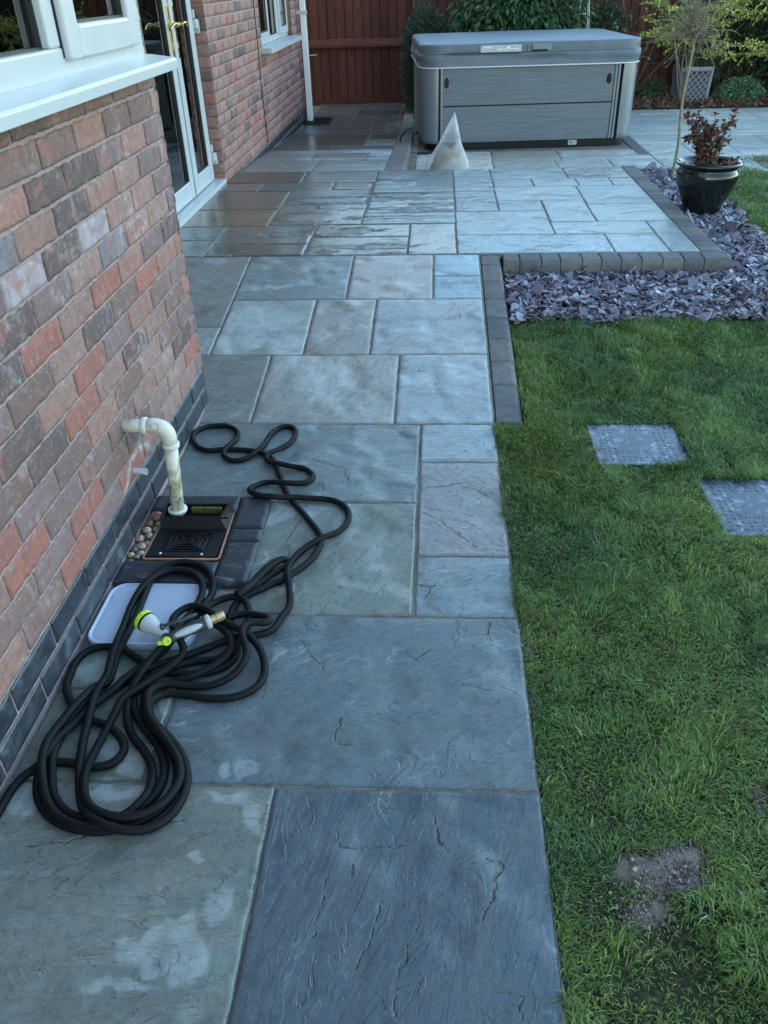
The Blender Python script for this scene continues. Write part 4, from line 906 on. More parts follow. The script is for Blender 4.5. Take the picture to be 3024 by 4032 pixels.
g = G(); g.lathe([(.0205, .0), (.0300, .0), (.0315, .006), (.0300, .012), (.0205, .012)], (-.838, 2.151, .040), (0, 0, 1), 28); build('collar', g, MAT['upvc_dull'], wp, smooth=True)
g = G(); g.lathe([(.0075, .002), (.0075, .045), (.0105, .045), (.0105, 0)], (-.945, 2.130, .205), (1, -.18, .02), 20)
tag(build('overflow_pipe', g, MAT['upvc'], smooth=False, base=(-.945, 2.13, .205)), 'short white plastic overflow stub poking out just above the blue bricks', 'pipe')
g = G()  # rubble mortar smear round the stub
dp = thing('downpipe', 'square white rainwater downpipe at the far corner of the house', 'downpipe', (-1.53, 10.63, .03))
g = G(); g.box(-1.563, -1.498, 10.60, 10.665, .04, 5.0); build('pipe', g, MAT['upvc_bright'], dp, bevel=.006)
g = G(); g.box(-1.60, -1.488, 10.59, 10.675, 1.125, 1.16); build('bracket', g, MAT['upvc'], dp, bevel=.003)
g = G(); g.tube([(-1.50, 10.6, .72), (-1.40, 10.59, .728)], .004, 6); build('tie', g, MAT['wire'], dp)
gl = thing('drain_gully', 'black square drain gully on the paving at the foot of the white downpipe', 'drain', (-1.44, 10.63, .02))
g = G(); g.box(-1.585, -1.29, 10.42, 10.44, .015, .045); g.box(-1.585, -1.29, 10.84, 10.86, .015, .045); g.box(-1.585, -1.565, 10.44, 10.84, .015, .045); g.box(-1.31, -1.29, 10.44, 10.84, .015, .045)
build('frame', g, MAT['black'], gl, bevel=.003)
g = G()
for y in np.linspace(10.47, 10.81, 9): g.box(-1.565, -1.31, y-.012, y+.008, .02, .036)
g.box(-1.565, -1.31, 10.44, 10.84, .012, .018); build('grate', g, MAT['black'], gl)
g = G(); P = [(-1.593, 8.14+.012*math.sin(z*7)+(.02 if z < .35 else 0), z) for z in np.linspace(.19, 5, 60)]; g.tube(P, .004, 6)
g.box(-1.597, -1.588, 8.145, 8.18, .33, .345)
tag(build('wall_cable', g, MAT['black'], base=(-1.593, 8.14, .19)), 'thin black cable running down the brick wall before the far window', 'cable')
# ================================================================== DRAIN BY THE BAY
for i, (x0, x1, y0, y1, lb) in enumerate([(-.943, -.657, 2.185, 2.28, 'dark blue brick behind the waste pipe, against the house wall'), (-.652, -.55, 2.091, 2.277, 'dark blue brick at the far outer corner of the drain surround'), (-.652, -.548, 2.019, 2.086, 'short cut dark blue brick in the middle of the outer drain edge'), (-.648, -.548, 1.81, 2.014, 'long smooth dark blue brick at the near outer corner of the drain'), (-.942, -.652, 1.81, 1.912, 'whitish stained dark brick between the drain grate and the pale tray')]):
    nx, ny = int((x1-x0)/.008), int((y1-y0)/.008)
    u = np.concatenate([[0, 0, .003], np.linspace(.008, x1-x0-.008, nx), [x1-x0-.003, x1-x0, x1-x0]]); v = np.concatenate([[0, 0, .003], np.linspace(.008, y1-y0-.008, ny), [y1-y0-.003, y1-y0, y1-y0]])
    U, V = np.meshgrid(u, v, indexing='ij'); e = np.minimum(np.minimum(U, x1-x0-U), np.minimum(V, y1-y0-V))
    Z = .021+(fbm(U*25+i*9, V*25, 0, 4, 4)-.5)*.004-.005*(1-sst(0, .008, e+(fbm(U*40+i, V*40, 0, 3, 2)-.5)*.005)); rim = np.zeros(U.shape, bool); rim[0] = rim[-1] = True; rim[:, 0] = rim[:, -1] = True
    Z = np.where(rim, -.03, Z); g = G(); g.grid(x0+U, y0+V, Z, tex=np.stack([U+i*3.7, V+i*1.3, Z], -1).reshape(-1, 3))
    tag(build('edging_brick', g, MAT['paver'], smooth=True, base=((x0+x1)/2, (y0+y1)/2, -.03)), lb, 'brick', 'dark bricks round the drain')
g = G()
pth = [(-.888, 2.188), (-.893, 1.935), (-.886, 1.929), (-.664, 1.932), (-.657, 1.938), (-.666, 2.196)]
g.tube([(x, y, .010) for x, y in pth], .0042, 8); tag(build('clay_rim', g, MAT['clay'], smooth=True, base=(-.77, 2.06, .0)), 'thin terracotta rim showing round the black drain grate', 'drain rim')
gu = thing('drain_grate', 'black square drain grate with a hopper, below the cream waste pipe', 'drain', (-.77, 2.05, 0))
g = G(); zt = .016
g.box(-.884, -.848, 1.938, 2.10, .0, zt); g.box(-.706, -.668, 1.938, 2.10, 0, zt); g.box(-.848, -.706, 1.938, 1.962, 0, zt-.0004); g.box(-.848, -.706, 2.088, 2.10, 0, zt-.0004)
cx_, cy_ = -.777, 2.024
for k in range(1, 5):
    hx = .0165*k; hy = .0132*k+.002
    for s in (-1, 1):
        g.box(cx_-hx-.0025, cx_+hx+.0025, cy_+s*hy-.0022, cy_+s*hy+.0022, .005, zt-.001)
        g.box(cx_+s*hx-.0025, cx_+s*hx+.0025, cy_-hy-.0022, cy_+hy+.0022, .005, zt-.0012)
for s in (-1, 1):
    for t in (-1, 1): g.obox((cx_+s*.038, cy_+t*.032, .0105), (s*.071, t*.06, 0), (-t*.06, s*.071, 0), (0, 0, 1), .046, .004, .0048)
g.box(-.8495, -.7045, 1.961, 2.089, -.035, -.03)
build('grate', g, MAT['blackmatt'], gu, bevel=.0008)
g = G()
g.box(-.884, -.668, 2.10, 2.196, 0, .0165)
H = [(-.884, 2.188, .042), (-.675, 2.192, .042), (-.69, 2.098, .050), (-.872, 2.100, .050)]
def wallq(a, b, th, zb): g.obox(((a[0]+b[0])/2, (a[1]+b[1])/2, (a[2]+b[2])/4+zb/2+.008), (b[0]-a[0], b[1]-a[1], 0), (-(b[1]-a[1]), b[0]-a[0], 0), (0, 0, 1), math.dist(a[:2], b[:2])/2, th/2, (a[2]+b[2])/4-.006)
for a, b in ((H[0], H[1]), (H[1], H[2]), (H[2], H[3]), (H[3], H[0])): wallq(a, b, .006, 0)
g.add([(-.876, 2.096, .05), (-.686, 2.094, .05), (-.664, 2.079, .017), (-.882, 2.082, .017)], [(0, 3, 2, 1)]); g.add([(-.686, 2.094, .05), (-.664, 2.079, .017), (-.664, 2.19, .017), (-.675, 2.19, .045)], [(0, 1, 2, 3)])
g.box(-.857, -.66, 2.096, 2.1005, .047, .053)
build('hopper', g, MAT['black'], gu, bevel=.001)
g = G(); g.box(-.80, -.70, 2.172, 2.1855, .018, .036)
build('moss', g, simple('wet_moss', (.12, .11, .02), .5, .5, 60, .003), gu)
for x, y in ((-.843, 1.952), (-.714, 1.949)):
    g = G(); g.lathe([(0, .003), (.003, .0025), (.0045, 0)], (x, y, zt), (0, 0, 1), 12); build('screw', g, MAT['wire'], gu, smooth=True)
PC = [((.30, .13, .09), 'large reddish angular stone among the pebbles at the back of the drain'), ((.22, .11, .06), 'ginger brown pebble below the reddish stone'), ((.42, .30, .24), 'pale pinkish pebble next to the ginger one'), ((.36, .22, .18), 'pink pebble touching the wall beside the grate'), ((.33, .20, .18), 'mauve pebble pressed against the terracotta rim'), ((.40, .27, .20), 'tan pebble below the pink one'), ((.10, .10, .08), 'dark olive pebble near the front of the drain'), ((.42, .32, .16), 'yellow ochre pebble at the near end of the pebble strip'), ((.34, .26, .22), 'flat greyish tan pebble by the near brick'), ((.28, .19, .15), 'small brown pebble at the near corner of the strip')]
PP = [(-.917, 2.160, .022, .020), (-.928, 2.118, .014, .012), (-.924, 2.080, .015, .014), (-.934, 2.034, .015, .013), (-.909, 2.052, .012, .012), (-.915, 1.992, .016, .012), (-.932, 1.973, .012, .011), (-.934, 1.947, .012, .010), (-.908, 1.958, .014, .010), (-.914, 1.938, .011, .008)]
for i, ((x, y, rx, ry), (c, lb)) in enumerate(zip(PP, PC)):
    g = G(); g.blob((x, y, .012), rx, ry, min(rx, ry)*.85, i, .22, 14, 9, c, 1.6); tag(build('pebble', g, MAT['pebble'], smooth=True, base=(x, y, .0)), lb, 'pebble', 'pebbles beside the drain grate')
EX = [(-.905, 2.10), (-.907, 2.02), (-.93, 2.055), (-.934, 2.003), (-.903, 2.13), (-.936, 2.145), (-.902, 1.975), (-.92, 2.015), (-.936, 2.095), (-.93, 1.925)]
EL = ['brown pebble tucked beside the ginger one, against the grate', 'tan chip between the pink pebble and the terracotta rim', 'dark brown pebble against the wall above the pink one', 'brown pebble against the wall below the pink one', 'tan pebble at the rim level with the hopper lip', 'dark pebble under the reddish stone by the wall', 'brown pebble at the rim beside the olive one', 'tan pebble in the middle of the strip', 'dark brown pebble on the wall side of the pale pinkish one', 'brown pebble in the near wall corner of the strip']
for i, (x, y) in enumerate(EX):
    g = G(); c = [(.26, .16, .11), (.33, .24, .19), (.18, .12, .09)][i % 3]; g.blob((x, y, .002), .012, .011, .009, i+30, .2, 12, 8, c, 1.6)
    tag(build('pebble', g, MAT['pebble'], smooth=True, base=(x, y, .0)), 'small half-hidden '+EL[i], 'pebble', 'pebbles half hidden in the drain strip')
def rr_(x0, x1, y0, y1, r, n=7):
    o = []
    for cx, cy, a in ((x1-r, y1-r, 0), (x0+r, y1-r, 90), (x0+r, y0+r, 180), (x1-r, y0+r, 270)):
        for k in range(n): t = R(a+90*k/(n-1)); o.append((cx+r*math.cos(t), cy+r*math.sin(t)))
    return o
# ---- pale tray
tr = G(); x0, x1, y0, y1 = -.934, -.648, 1.546, 1.800
def rr_(x0, x1, y0, y1, r, n=7):
    o = []
    for cx, cy, a in ((x1-r, y1-r, 0), (x0+r, y1-r, 90), (x0+r, y0+r, 180), (x1-r, y0+r, 270)):
        for k in range(n): t = R(a+90*k/(n-1)); o.append((cx+r*math.cos(t), cy+r*math.sin(t)))
    return o
rings = [(0, .0), (.0, .019), (.002, .0215), (.005, .0215), (.008, .0185), (.012, .0175), (.017, .019), (.03, .0195)]
V = []; n_ = 28
for d, z in rings: V += [(x, y, z) for x, y in rr_(x0+d, x1-d, y0+d, y1-d, max(.045-d*.8, .012))]
F = [(i*n_+j, i*n_+(j+1) % n_, (i+1)*n_+(j+1) % n_, (i+1)*n_+j) for i in range(len(rings)-1) for j in range(n_)]
F.append(tuple((len(rings)-1)*n_+j for j in range(n_))); tr.add(V, F)
tag(build('plastic_tray', tr, MAT['tray'], smooth=False, bevel=0, base=(-.79, 1.67, 0)), 'pale blue-grey rounded plastic tray lying by the wall under the hose', 'tray')
HOSE=[(-0.932,0.918),(-0.931,0.984),(-0.927,1.04),(-0.925,1.087),(-0.915,1.121),(-0.897,1.146),(-0.882,1.163),(-0.846,1.167),(-0.813,1.163),(-0.773,1.155),(-0.737,1.159),(-0.717,1.176),(-0.71,1.205),(-0.724,1.233),(-0.746,1.255),(-0.779,1.277),(-0.811,1.288),(-0.833,1.297),(-0.861,1.318),(-0.887,1.341),(-0.911,1.375),(-0.926,1.406),(-0.928,1.436),(-0.932,1.481),(-0.919,1.52),(-0.89,1.542),(-0.853,1.543),(-0.812,1.531),(-0.848,1.536),(-0.812,1.522),(-0.775,1.501),(-0.731,1.475),(-0.683,1.454),(-0.634,1.449),(-0.588,1.453),(-0.547,1.469),(-0.521,1.501),(-0.517,1.539),(-0.533,1.579),(-0.555,1.619),(-0.565,1.662),(-0.565,1.705),(-0.554,1.746),(-0.529,1.769),(-0.497,1.796),(-0.457,1.831),(-0.461,1.821),(-0.434,1.85),(-0.381,1.924),(-0.356,2.012),(-0.366,2.07),(-0.429,2.179),(-0.501,2.296),(-0.56,2.452),(-0.604,2.552),(-0.682,2.603),(-0.79,2.616),(-0.861,2.607),(-0.921,2.665),(-0.941,2.743),(-0.906,2.793),(-0.832,2.806),(-0.776,2.761),(-0.763,2.692),(-0.782,2.624),(-0.785,2.567),(-0.743,2.531),(-0.694,2.544),(-0.652,2.616),(-0.639,2.727),(-0.608,2.794),(-0.564,2.794),(-0.541,2.741),(-0.554,2.662),(-0.593,2.6),(-0.622,2.56),(-0.602,2.51),(-0.535,2.49),(-0.471,2.476),(-0.432,2.424),(-0.45,2.38),(-0.515,2.365),(-0.593,2.376),(-0.629,2.347),(-0.635,2.306),(-0.604,2.268),(-0.539,2.259),(-0.457,2.274),(-0.355,2.271),(-0.298,2.225),(-0.282,2.155),(-0.306,2.082),(-0.355,2.035),(-0.414,1.972),(-0.437,1.891),(-0.421,1.8),(-0.407,1.724),(-0.423,1.669),(-0.44,1.617),(-0.488,1.591),(-0.545,1.571),(-0.6,1.543),(-0.647,1.514),(-0.702,1.475),(-0.751,1.441),(-0.784,1.408),(-0.812,1.372),(-0.843,1.356),(-0.86,1.311),(-0.87,1.264),(-0.872,1.22),(-0.866,1.177),(-0.851,1.133),(-0.834,1.093),(-0.809,1.059),(-0.776,1.034),(-0.74,1.022),(-0.7,1.021),(-0.663,1.029),(-0.63,1.047),(-0.606,1.076),(-0.597,1.115),(-0.601,1.152),(-0.617,1.19),(-0.645,1.229),(-0.68,1.266),(-0.712,1.304),(-0.734,1.344),(-0.746,1.386),(-0.737,1.377),(-0.727,1.416),(-0.704,1.445),(-0.669,1.468),(-0.633,1.488),(-0.603,1.497),(-0.56,1.504),(-0.532,1.529),(-0.515,1.56),(-0.508,1.605),(-0.51,1.657),(-0.523,1.71),(-0.549,1.742),(-0.589,1.745),(-0.623,1.721),(-0.64,1.683),(-0.658,1.63),(-0.685,1.569),(-0.715,1.503),(-0.749,1.456),(-0.777,1.415),(-0.793,1.379),(-0.826,1.334),(-0.846,1.283),(-0.867,1.237),(-0.878,1.189),(-0.88,1.144),(-0.87,1.098),(-0.852,1.063),(-0.819,1.03),(-0.781,1.008),(-0.74,0.997),(-0.695,0.993),(-0.654,1.001),(-0.616,1.019),(-0.585,1.045),(-0.566,1.083),(-0.566,1.128),(-0.58,1.172),(-0.611,1.217),(-0.65,1.256),(-0.683,1.294),(-0.705,1.337),(-0.715,1.383),(-0.7,1.358),(-0.691,1.387),(-0.664,1.414),(-0.622,1.43),(-0.583,1.45),(-0.549,1.479),(-0.529,1.509),(-0.532,1.548),(-0.56,1.593),(-0.603,1.629),(-0.637,1.666),(-0.642,1.711),(-0.635,1.756),(-0.644,1.809),(-0.674,1.858),(-0.719,1.885),(-0.771,1.887),(-0.807,1.856),(-0.823,1.806),(-0.822,1.727),(-0.818,1.653),(-0.819,1.569),(-0.822,1.503),(-0.819,1.444),(-0.82,1.404),(-0.844,1.392),(-0.854,1.349),(-0.87,1.297),(-0.882,1.244),(-0.883,1.2),(-0.875,1.151),(-0.856,1.102),(-0.833,1.061),(-0.802,1.028),(-0.767,1.006),(-0.728,0.995),(-0.688,0.997),(-0.659,1.012),(-0.635,1.041),(-0.619,1.076),(-0.62,1.121),(-0.635,1.164),(-0.663,1.202),(-0.695,1.235),(-0.722,1.272),(-0.741,1.319),(-0.751,1.371),(-0.747,1.363),(-0.745,1.406),(-0.73,1.459),(-0.707,1.523),(-0.687,1.581),(-0.668,1.651),(-0.66,1.705),(-0.66,1.756),(-0.675,1.798),(-0.705,1.833),(-0.747,1.85),(-0.787,1.844),(-0.814,1.809),(-0.839,1.748),(-0.845,1.682),(-0.839,1.61),(-0.83,1.529),(-0.828,1.469),(-0.824,1.424),(-0.832,1.38),(-0.826,1.323),(-0.819,1.276),(-0.815,1.234),(-0.804,1.188),(-0.791,1.143),(-0.775,1.1),(-0.756,1.06),(-0.735,1.029),(-0.704,1.005),(-0.667,0.99),(-0.63,0.987),(-0.595,0.997),(-0.566,1.02),(-0.547,1.054),(-0.54,1.101),(-0.55,1.15),(-0.579,1.2),(-0.616,1.236),(-0.652,1.266),(-0.677,1.301),(-0.691,1.341),(-0.688,1.349),(-0.681,1.364),(-0.659,1.376),(-0.614,1.377),(-0.555,1.368),(-0.499,1.371),(-0.461,1.389),(-0.435,1.421),(-0.431,1.465),(-0.447,1.515),(-0.475,1.552),(-0.511,1.58),(-0.552,1.611),(-0.592,1.638),(-0.634,1.666),(-0.668,1.675),(-0.695,1.658),(-0.706,1.617),(-0.69,1.572),(-0.661,1.532),(-0.646,1.498),(-0.665,1.46),(-0.698,1.423),(-0.724,1.383),(-0.757,1.343),(-0.761,1.314),(-0.767,1.267),(-0.772,1.222),(-0.774,1.176),(-0.771,1.128),(-0.757,1.083),(-0.733,1.046),(-0.701,1.023),(-0.663,1.013),(-0.624,1.018),(-0.589,1.039),(-0.566,1.071),(-0.556,1.116),(-0.569,1.162),(-0.602,1.206),(-0.64,1.246),(-0.671,1.283),(-0.69,1.33),(-0.698,1.359),(-0.694,1.382),(-0.668,1.402),(-0.623,1.405),(-0.566,1.408),(-0.519,1.427),(-0.488,1.462),(-0.482,1.504),(-0.501,1.547),(-0.505,1.587),(-0.481,1.608),(-0.454,1.611),(-0.443,1.627),(-0.461,1.648),(-0.495,1.665),(-0.534,1.668),(-0.569,1.648)]
# ================================================================== HOSE
def spline(P, step):
    P = np.array(P, float); d = np.r_[0, np.cumsum(np.maximum(np.linalg.norm(np.diff(P, axis=0), axis=1), 1e-4)**.5)]
    out = []
    m = np.zeros_like(P); m[1:-1] = (P[2:]-P[:-2])/(d[2:]-d[:-2])[:, None]; m[0] = (P[1]-P[0])/(d[1]-d[0]); m[-1] = (P[-1]-P[-2])/(d[-1]-d[-2])
    for i in range(len(P)-1):
        h = d[i+1]-d[i]; k = max(2, int(np.linalg.norm(P[i+1]-P[i])/.004)); t = np.linspace(0, 1, k, endpoint=False)[:, None]
        out.append((2*t**3-3*t**2+1)*P[i]+(t**3-2*t**2+t)*h*m[i]+(-2*t**3+3*t**2)*P[i+1]+(t**3-t**2)*h*m[i+1])
    Q = np.concatenate(out+[P[-1:]]); s = np.r_[0, np.cumsum(np.linalg.norm(np.diff(Q, axis=0), axis=1))]
    n = int(s[-1]/step); u = np.linspace(0, s[-1], n); return np.stack([np.interp(u, s, Q[:, k]) for k in range(Q.shape[1])], -1)
HR = .0100
def base_h(x, y):
    b = ramp(y)
    b = np.where((x > -.944) & (x < -.548) & (y > 1.81) & (y < 2.28), .021, b)
    return np.where((x > -.934) & (x < -.648) & (y > 1.546) & (y < 1.80), .0205, b)
Q = spline(HOSE, .007)
for _ in range(3): Q[1:-1] = (Q[:-2]+2*Q[1:-1]+Q[2:])/4
n = len(Q); z = np.zeros(n); bh = base_h(Q[:, 0], Q[:, 1])+HR
lay = np.zeros(n)
for i in range(n):
    zi = bh[i]; k = max(0, i-8)
    if k > 0:
        d2 = ((Q[:k]-Q[i])**2).sum(1); near = d2 < (2*HR*.9)**2
        if near.any(): zi = max(zi, (z[:k][near]+np.sqrt(np.maximum((2*HR)**2*.8-d2[near], 0))*.78).max())
    z[i] = min(zi, bh[i]+.048)
def relax(z, floor, it=40):
    s = .20*.007
    for i in range(1, n): z[i] = max(z[i], z[i-1]-s*1.3)
    for i in range(n-2, -1, -1): z[i] = max(z[i], z[i+1]-s*1.3)
    for _ in range(it): z[1:-1] = np.maximum((z[:-2]+2*z[1:-1]+z[2:])/4, floor[1:-1])
    return z
z = relax(z.copy(), bh)
P3 = np.c_[Q, z]
def hose_tube(name, P, r, seg=16, parent=None, closed_end=True):
    """dense tube carrying length / angle coordinates for its weave"""
    n = len(P); T = np.gradient(P, axis=0); T /= np.linalg.norm(T, axis=1)[:, None]; u = np.array([0, 0, 1.]); V = []; X = []
    s = np.r_[0, np.cumsum(np.linalg.norm(np.diff(P, axis=0), axis=1))]
    rr = np.broadcast_to(r, (n,)).copy(); w_ = fbm(s*9, 0*s, 0, 6, 3); rr = rr*(.95+.1*w_)
    for i in range(n):
        u = u-T[i]*(u@T[i]); u /= np.linalg.norm(u); w = np.cross(T[i], u); a = np.linspace(0, 2*np.pi, seg, endpoint=False)
        V.append(P[i]+rr[i]*(np.cos(a)[:, None]*u+np.sin(a)[:, None]*w)); X.append(np.stack([np.full(seg, s[i]), a, np.zeros(seg)], -1))
    V = np.concatenate(V); i = np.arange(n-1)[:, None]*seg; j = np.arange(seg)[None]; k = (j+1) % seg
    F = np.stack([i+j, i+k, i+seg+k, i+seg+j], -1).reshape(-1, 4); g = G(); g.add(V, F, tex=np.concatenate(X))
    g.F.append(np.array([list(range(seg-1, -1, -1)), [(n-1)*seg+x for x in range(seg)]])); g.M.append(np.zeros(2, int))
    return build(name, g, MAT['hose'], parent, smooth=True, base=None if parent else tuple(P[n//2][:2])+(0,))
hz = thing('garden_hose', 'long black woven garden hose heaped in tangled loops along the house wall', 'hose', (-.6, 1.6, 0))
hose_tube('tube', P3, HR, parent=hz)
# doubled-back free end
E1 = spline([(-.438, 1.927, .016), (-.464, 1.92, .020), (-.487, 1.891, .022), (-.51, 1.846, .022), (-.526, 1.803, .022), (-.54, 1.765, .030), (-.56, 1.74, .03)], .006)
hose_tube('tube', E1, np.interp(np.arange(len(E1)), [0, 3, 8], [.006, .0105, .0125]), parent=hz)
E2 = spline([(-.434, 1.921, .012), (-.459, 1.887, .012), (-.482, 1.859, .012), (-.504, 1.826, .012), (-.53, 1.785, .012)], .006)
hose_tube('tube', E2, .009, parent=hz)
endz = float(P3[-1][2])
# ================================================================== SPRAY GUN
gz0 = .062
gn = thing('spray_gun', 'grey and lime hose spray gun lying on the heap of hose over the pale tray', 'spray gun', (-.70, 1.56, 0))
f_ = np.array([-.775, 1.592, gz0+.002]); nk = np.array([-.707, 1.548, gz0-.010]); ax = f_-nk; L = np.linalg.norm(ax); ax /= L
g = G(); g.lathe([(.0105, -.012), (.0125, .0), (.0145, .018), (.0185, .036), (.0245, .053), (.0265, .066)], nk, ax, 40); build('body', g, MAT['grey_plastic'], gn, smooth=True)
g = G(); g.lathe([(.0255, .0655), (.0278, .0665), (.0278, .0715), (.0255, .0725)], nk, ax, 40); build('ring', g, MAT['black'], gn)
g = G()
pr = []
for k in range(48):
    a = 2*math.pi*k/48; pr.append(1+.025*(k % 4 < 2))
g.lathe([(.0258, .0725), (.0282, .0735), (.0286, .083), (.0272, .0865), (.0235, .0872), (.022, .0845), (0, .0845)], nk, ax, 48)
V = g.V[0]; rel = V-nk; h = rel@ax; rad = rel-h[:, None]*ax; kk = np.tile(np.array(pr), len(V)//48); m = (h > .073) & (h < .0855); rad[m] *= kk[m][:, None]; g.V[0] = nk+h[:, None]*ax+rad
build('dial', g, MAT['lime'], gn, smooth=False)
hd = np.array([-.598, 1.583, gz0+.006]); e1 = np.array([-.690, 1.5345, gz0-.008])
g = G(); g.tube(spline([nk-ax*.0, nk+np.array([.010, -.010, -.002]), e1+np.array([.004, 0, 0]), e1+(hd-e1)*.3, e1+(hd-e1)*.65, hd-(hd-e1)*.03], .004), np.interp(np.linspace(0, 1, len(spline([nk, nk+np.array([.010, -.010, -.002]), e1+np.array([.004, 0, 0]), e1+(hd-e1)*.3, e1+(hd-e1)*.65, hd-(hd-e1)*.03], .004))), [0, .15, .35, .7, 1], [.011, .0145, .0145, .0165, .0175]), 28)
build('handle', g, MAT['charcoal'], gn, smooth=True)
hx = (hd-e1)/np.linalg.norm(hd-e1); sd2 = np.cross(hx, (0, 0, 1)); t_ = np.linspace(0, 1, 14)
g = G(); g.tube([e1+(hd-e1)*(.12+.80*t)+sd2*.0085+np.array([0, 0, .006]) for t in t_], [.003+.0075*math.sin(math.pi*min(1, t*.9+.08))**.6 for t in t_], 20); build('grip', g, MAT['grey_plastic'], gn, smooth=True)
g = G(); g.lathe([(.0135, -.006), (.0185, -.006), (.0200, .0), (.0190, .006), (.0150, .008), (.010, .008)], hd, hx, 32); build('collar', g, MAT['grey_plastic'], gn, smooth=True)
g = G(); g.lathe([(.0105, .006), (.0125, .007), (.0125, .022), (.0108, .0225), (.0108, .0245), (.0130, .025), (.0130, .036), (.0110, .044), (.0095, .0465), (.008, .0465)], hd, hx, 8); build('hose_fitting', g, MAT['brassfit'], gn, bevel=.0006)
lv = np.array([-.713, 1.5585, gz0+.008])
g = G(); g.tube([lv, lv+np.array([.018, .004, .006]), lv+np.array([.05, .018, .010]), lv+np.array([.085, .037, .014])], [.006, .007, .006, .0045], 12, flat=.6); g.lathe([(0, -.009), (.0055, -.009), (.0055, .009), (0, .009)], lv, sd2, 14); build('trigger', g, MAT['charcoal'], gn, smooth=True)
vk = np.array([-.693, 1.519, gz0-.006]); vd = np.array([.35, -.75, .45]); vd /= np.linalg.norm(vd)
g = G(); g.lathe([(.0, -.012), (.0115, -.012), (.0120, .004), (.0095, .007), (.005, .007), (.005, .003), (0, .003)], vk, vd, 28)
w = np.cross(vd, (0, 0, 1)); w /= np.linalg.norm(w); g.obox(vk+vd*.000-w*.0+np.array([-.014, -.002, -.004]), (1, .2, 0), vd, np.cross((1, .2, 0), vd), .010, .0055, .0055); build('valve_knob', g, MAT['lime'], gn, bevel=.0015)
# ================================================================== HOT TUB
tb = thing('hot_tub', 'grey hot tub with wood-grain side panels and a closed grey vinyl cover', 'hot tub', (-.155, 8.68, 0), R(4.4))
TW, TD = 2.075, 1.75
def rrect(x0, x1, y0, y1, r, n=9): return rr_(x0, x1, y0, y1, r, n)
g = G(); g.prism(rrect(.05, TW-.05, .05, TD-.05, .12), 0., .085); build('plinth', g, MAT['black'], tb, local=True)
g = G(); g.prism(rrect(.02, TW-.02, .02, TD-.02, .15), .08, .735); build('cabinet', g, MAT['black'], tb, local=True, smooth=False)
def cpanel(cx, cy, a0, sx, sy):
    g = G(); r = .165; pts = []
    t = np.linspace(R(a0), R(a0+90), 14)
    o = [(cx+r*math.cos(a), cy+r*math.sin(a)) for a in t]; i_ = [(cx+(r-.02)*math.cos(a), cy+(r-.02)*math.sin(a)) for a in t]
    zs = [.07, .085, .12, .4, .71, .725]; k = [.94, .985, 1, 1, 1, .99]
    V = [(cx+(x-cx)*kk, cy+(y-cy)*kk, z) for z, kk in zip(zs, k) for x, y in o]; n_ = len(o)
    F = [(i*n_+j, i*n_+j+1, (i+1)*n_+j+1, (i+1)*n_+j) for i in range(len(zs)-1) for j in range(n_-1)]
    V2 = [(x, y, z) for z in (.07, .725) for x, y in i_]
    g.add(V, F); b = len(V); g.add(V2, [(n_+j, n_+j+1, j+1, j) for j in range(n_-1)])
    build('corner_panel', g, MAT['tubcorner'], tb, local=True, smooth=True)
cpanel(.155, .155, 180, 0, 0); cpanel(TW-.155, .155, 270, 0, 0); cpanel(TW-.155, TD-.155, 0, 0, 0); cpanel(.155, TD-.155, 90, 0, 0)
for x in (.175, TW-.235):
    g = G(); g.box(x, x+.022, -.012, .03, .075, .725); g.box(x+.030, x+.052, -.009, .03, .075, .725) if x > 1 else None
    build('trim_strip', g, MAT['tubcorner'], tb, local=True, bevel=.004)
g = G(); g.box(.197, TW-.237, -.002, .025, .075, .392); build('side_panel', g, MAT['tubpanel'], tb, local=True, bevel=.003)
p2 = G(); p2.box(.197, TW-.237, -.002, .025, .404, .722); pn = build('side_panel', p2, MAT['tubpanel'], tb, local=True, bevel=.003)
g = G(); g.box(TW+.004-.03, TW+.0, .19, TD-.19, .075, .392); build('side_panel', g, MAT['tubpanel'], tb, local=True, bevel=.003)
g = G(); g.box(TW+.004-.03, TW+.0, .19, TD-.19, .404, .722); build('side_panel', g, MAT['tubpanel'], tb, local=True, bevel=.003)
g = G(); g.box(-.0, .026, .19, TD-.19, .075, .722); build('side_panel', g, MAT['tubpanel'], tb, local=True, bevel=.003)
for x in (.235, TW-.285):
    g = G(); t = np.linspace(0, 2*np.pi, 24, endpoint=False); g.add([(x+.0*0+.022*math.cos(a)*1., -.004, .60+.046*math.sin(a)) for a in t]+[(x+.018*math.cos(a), -.016, .60+.040*math.sin(a)) for a in t], [(i, (i+1) % 24, 24+(i+1) % 24, 24+i) for i in range(24)]+[tuple(range(24, 48))])
    g.box(x-.004, x+.004, -.028, -.014, .585, .625); build('latch', g, MAT['black'], tb, local=True)
g = G(); g.box(1.46, 1.545, .044, .050, .018, .062); build('data_plate', g, MAT['upvc'], tb, local=True)
g = G(); g.box(1.475, 1.50, .0425, .0438, .03, .05); g.box(1.51, 1.535, .0425, .0438, .03, .036); build('plate_marks', g, MAT['tubcorner'], tb, local=True)
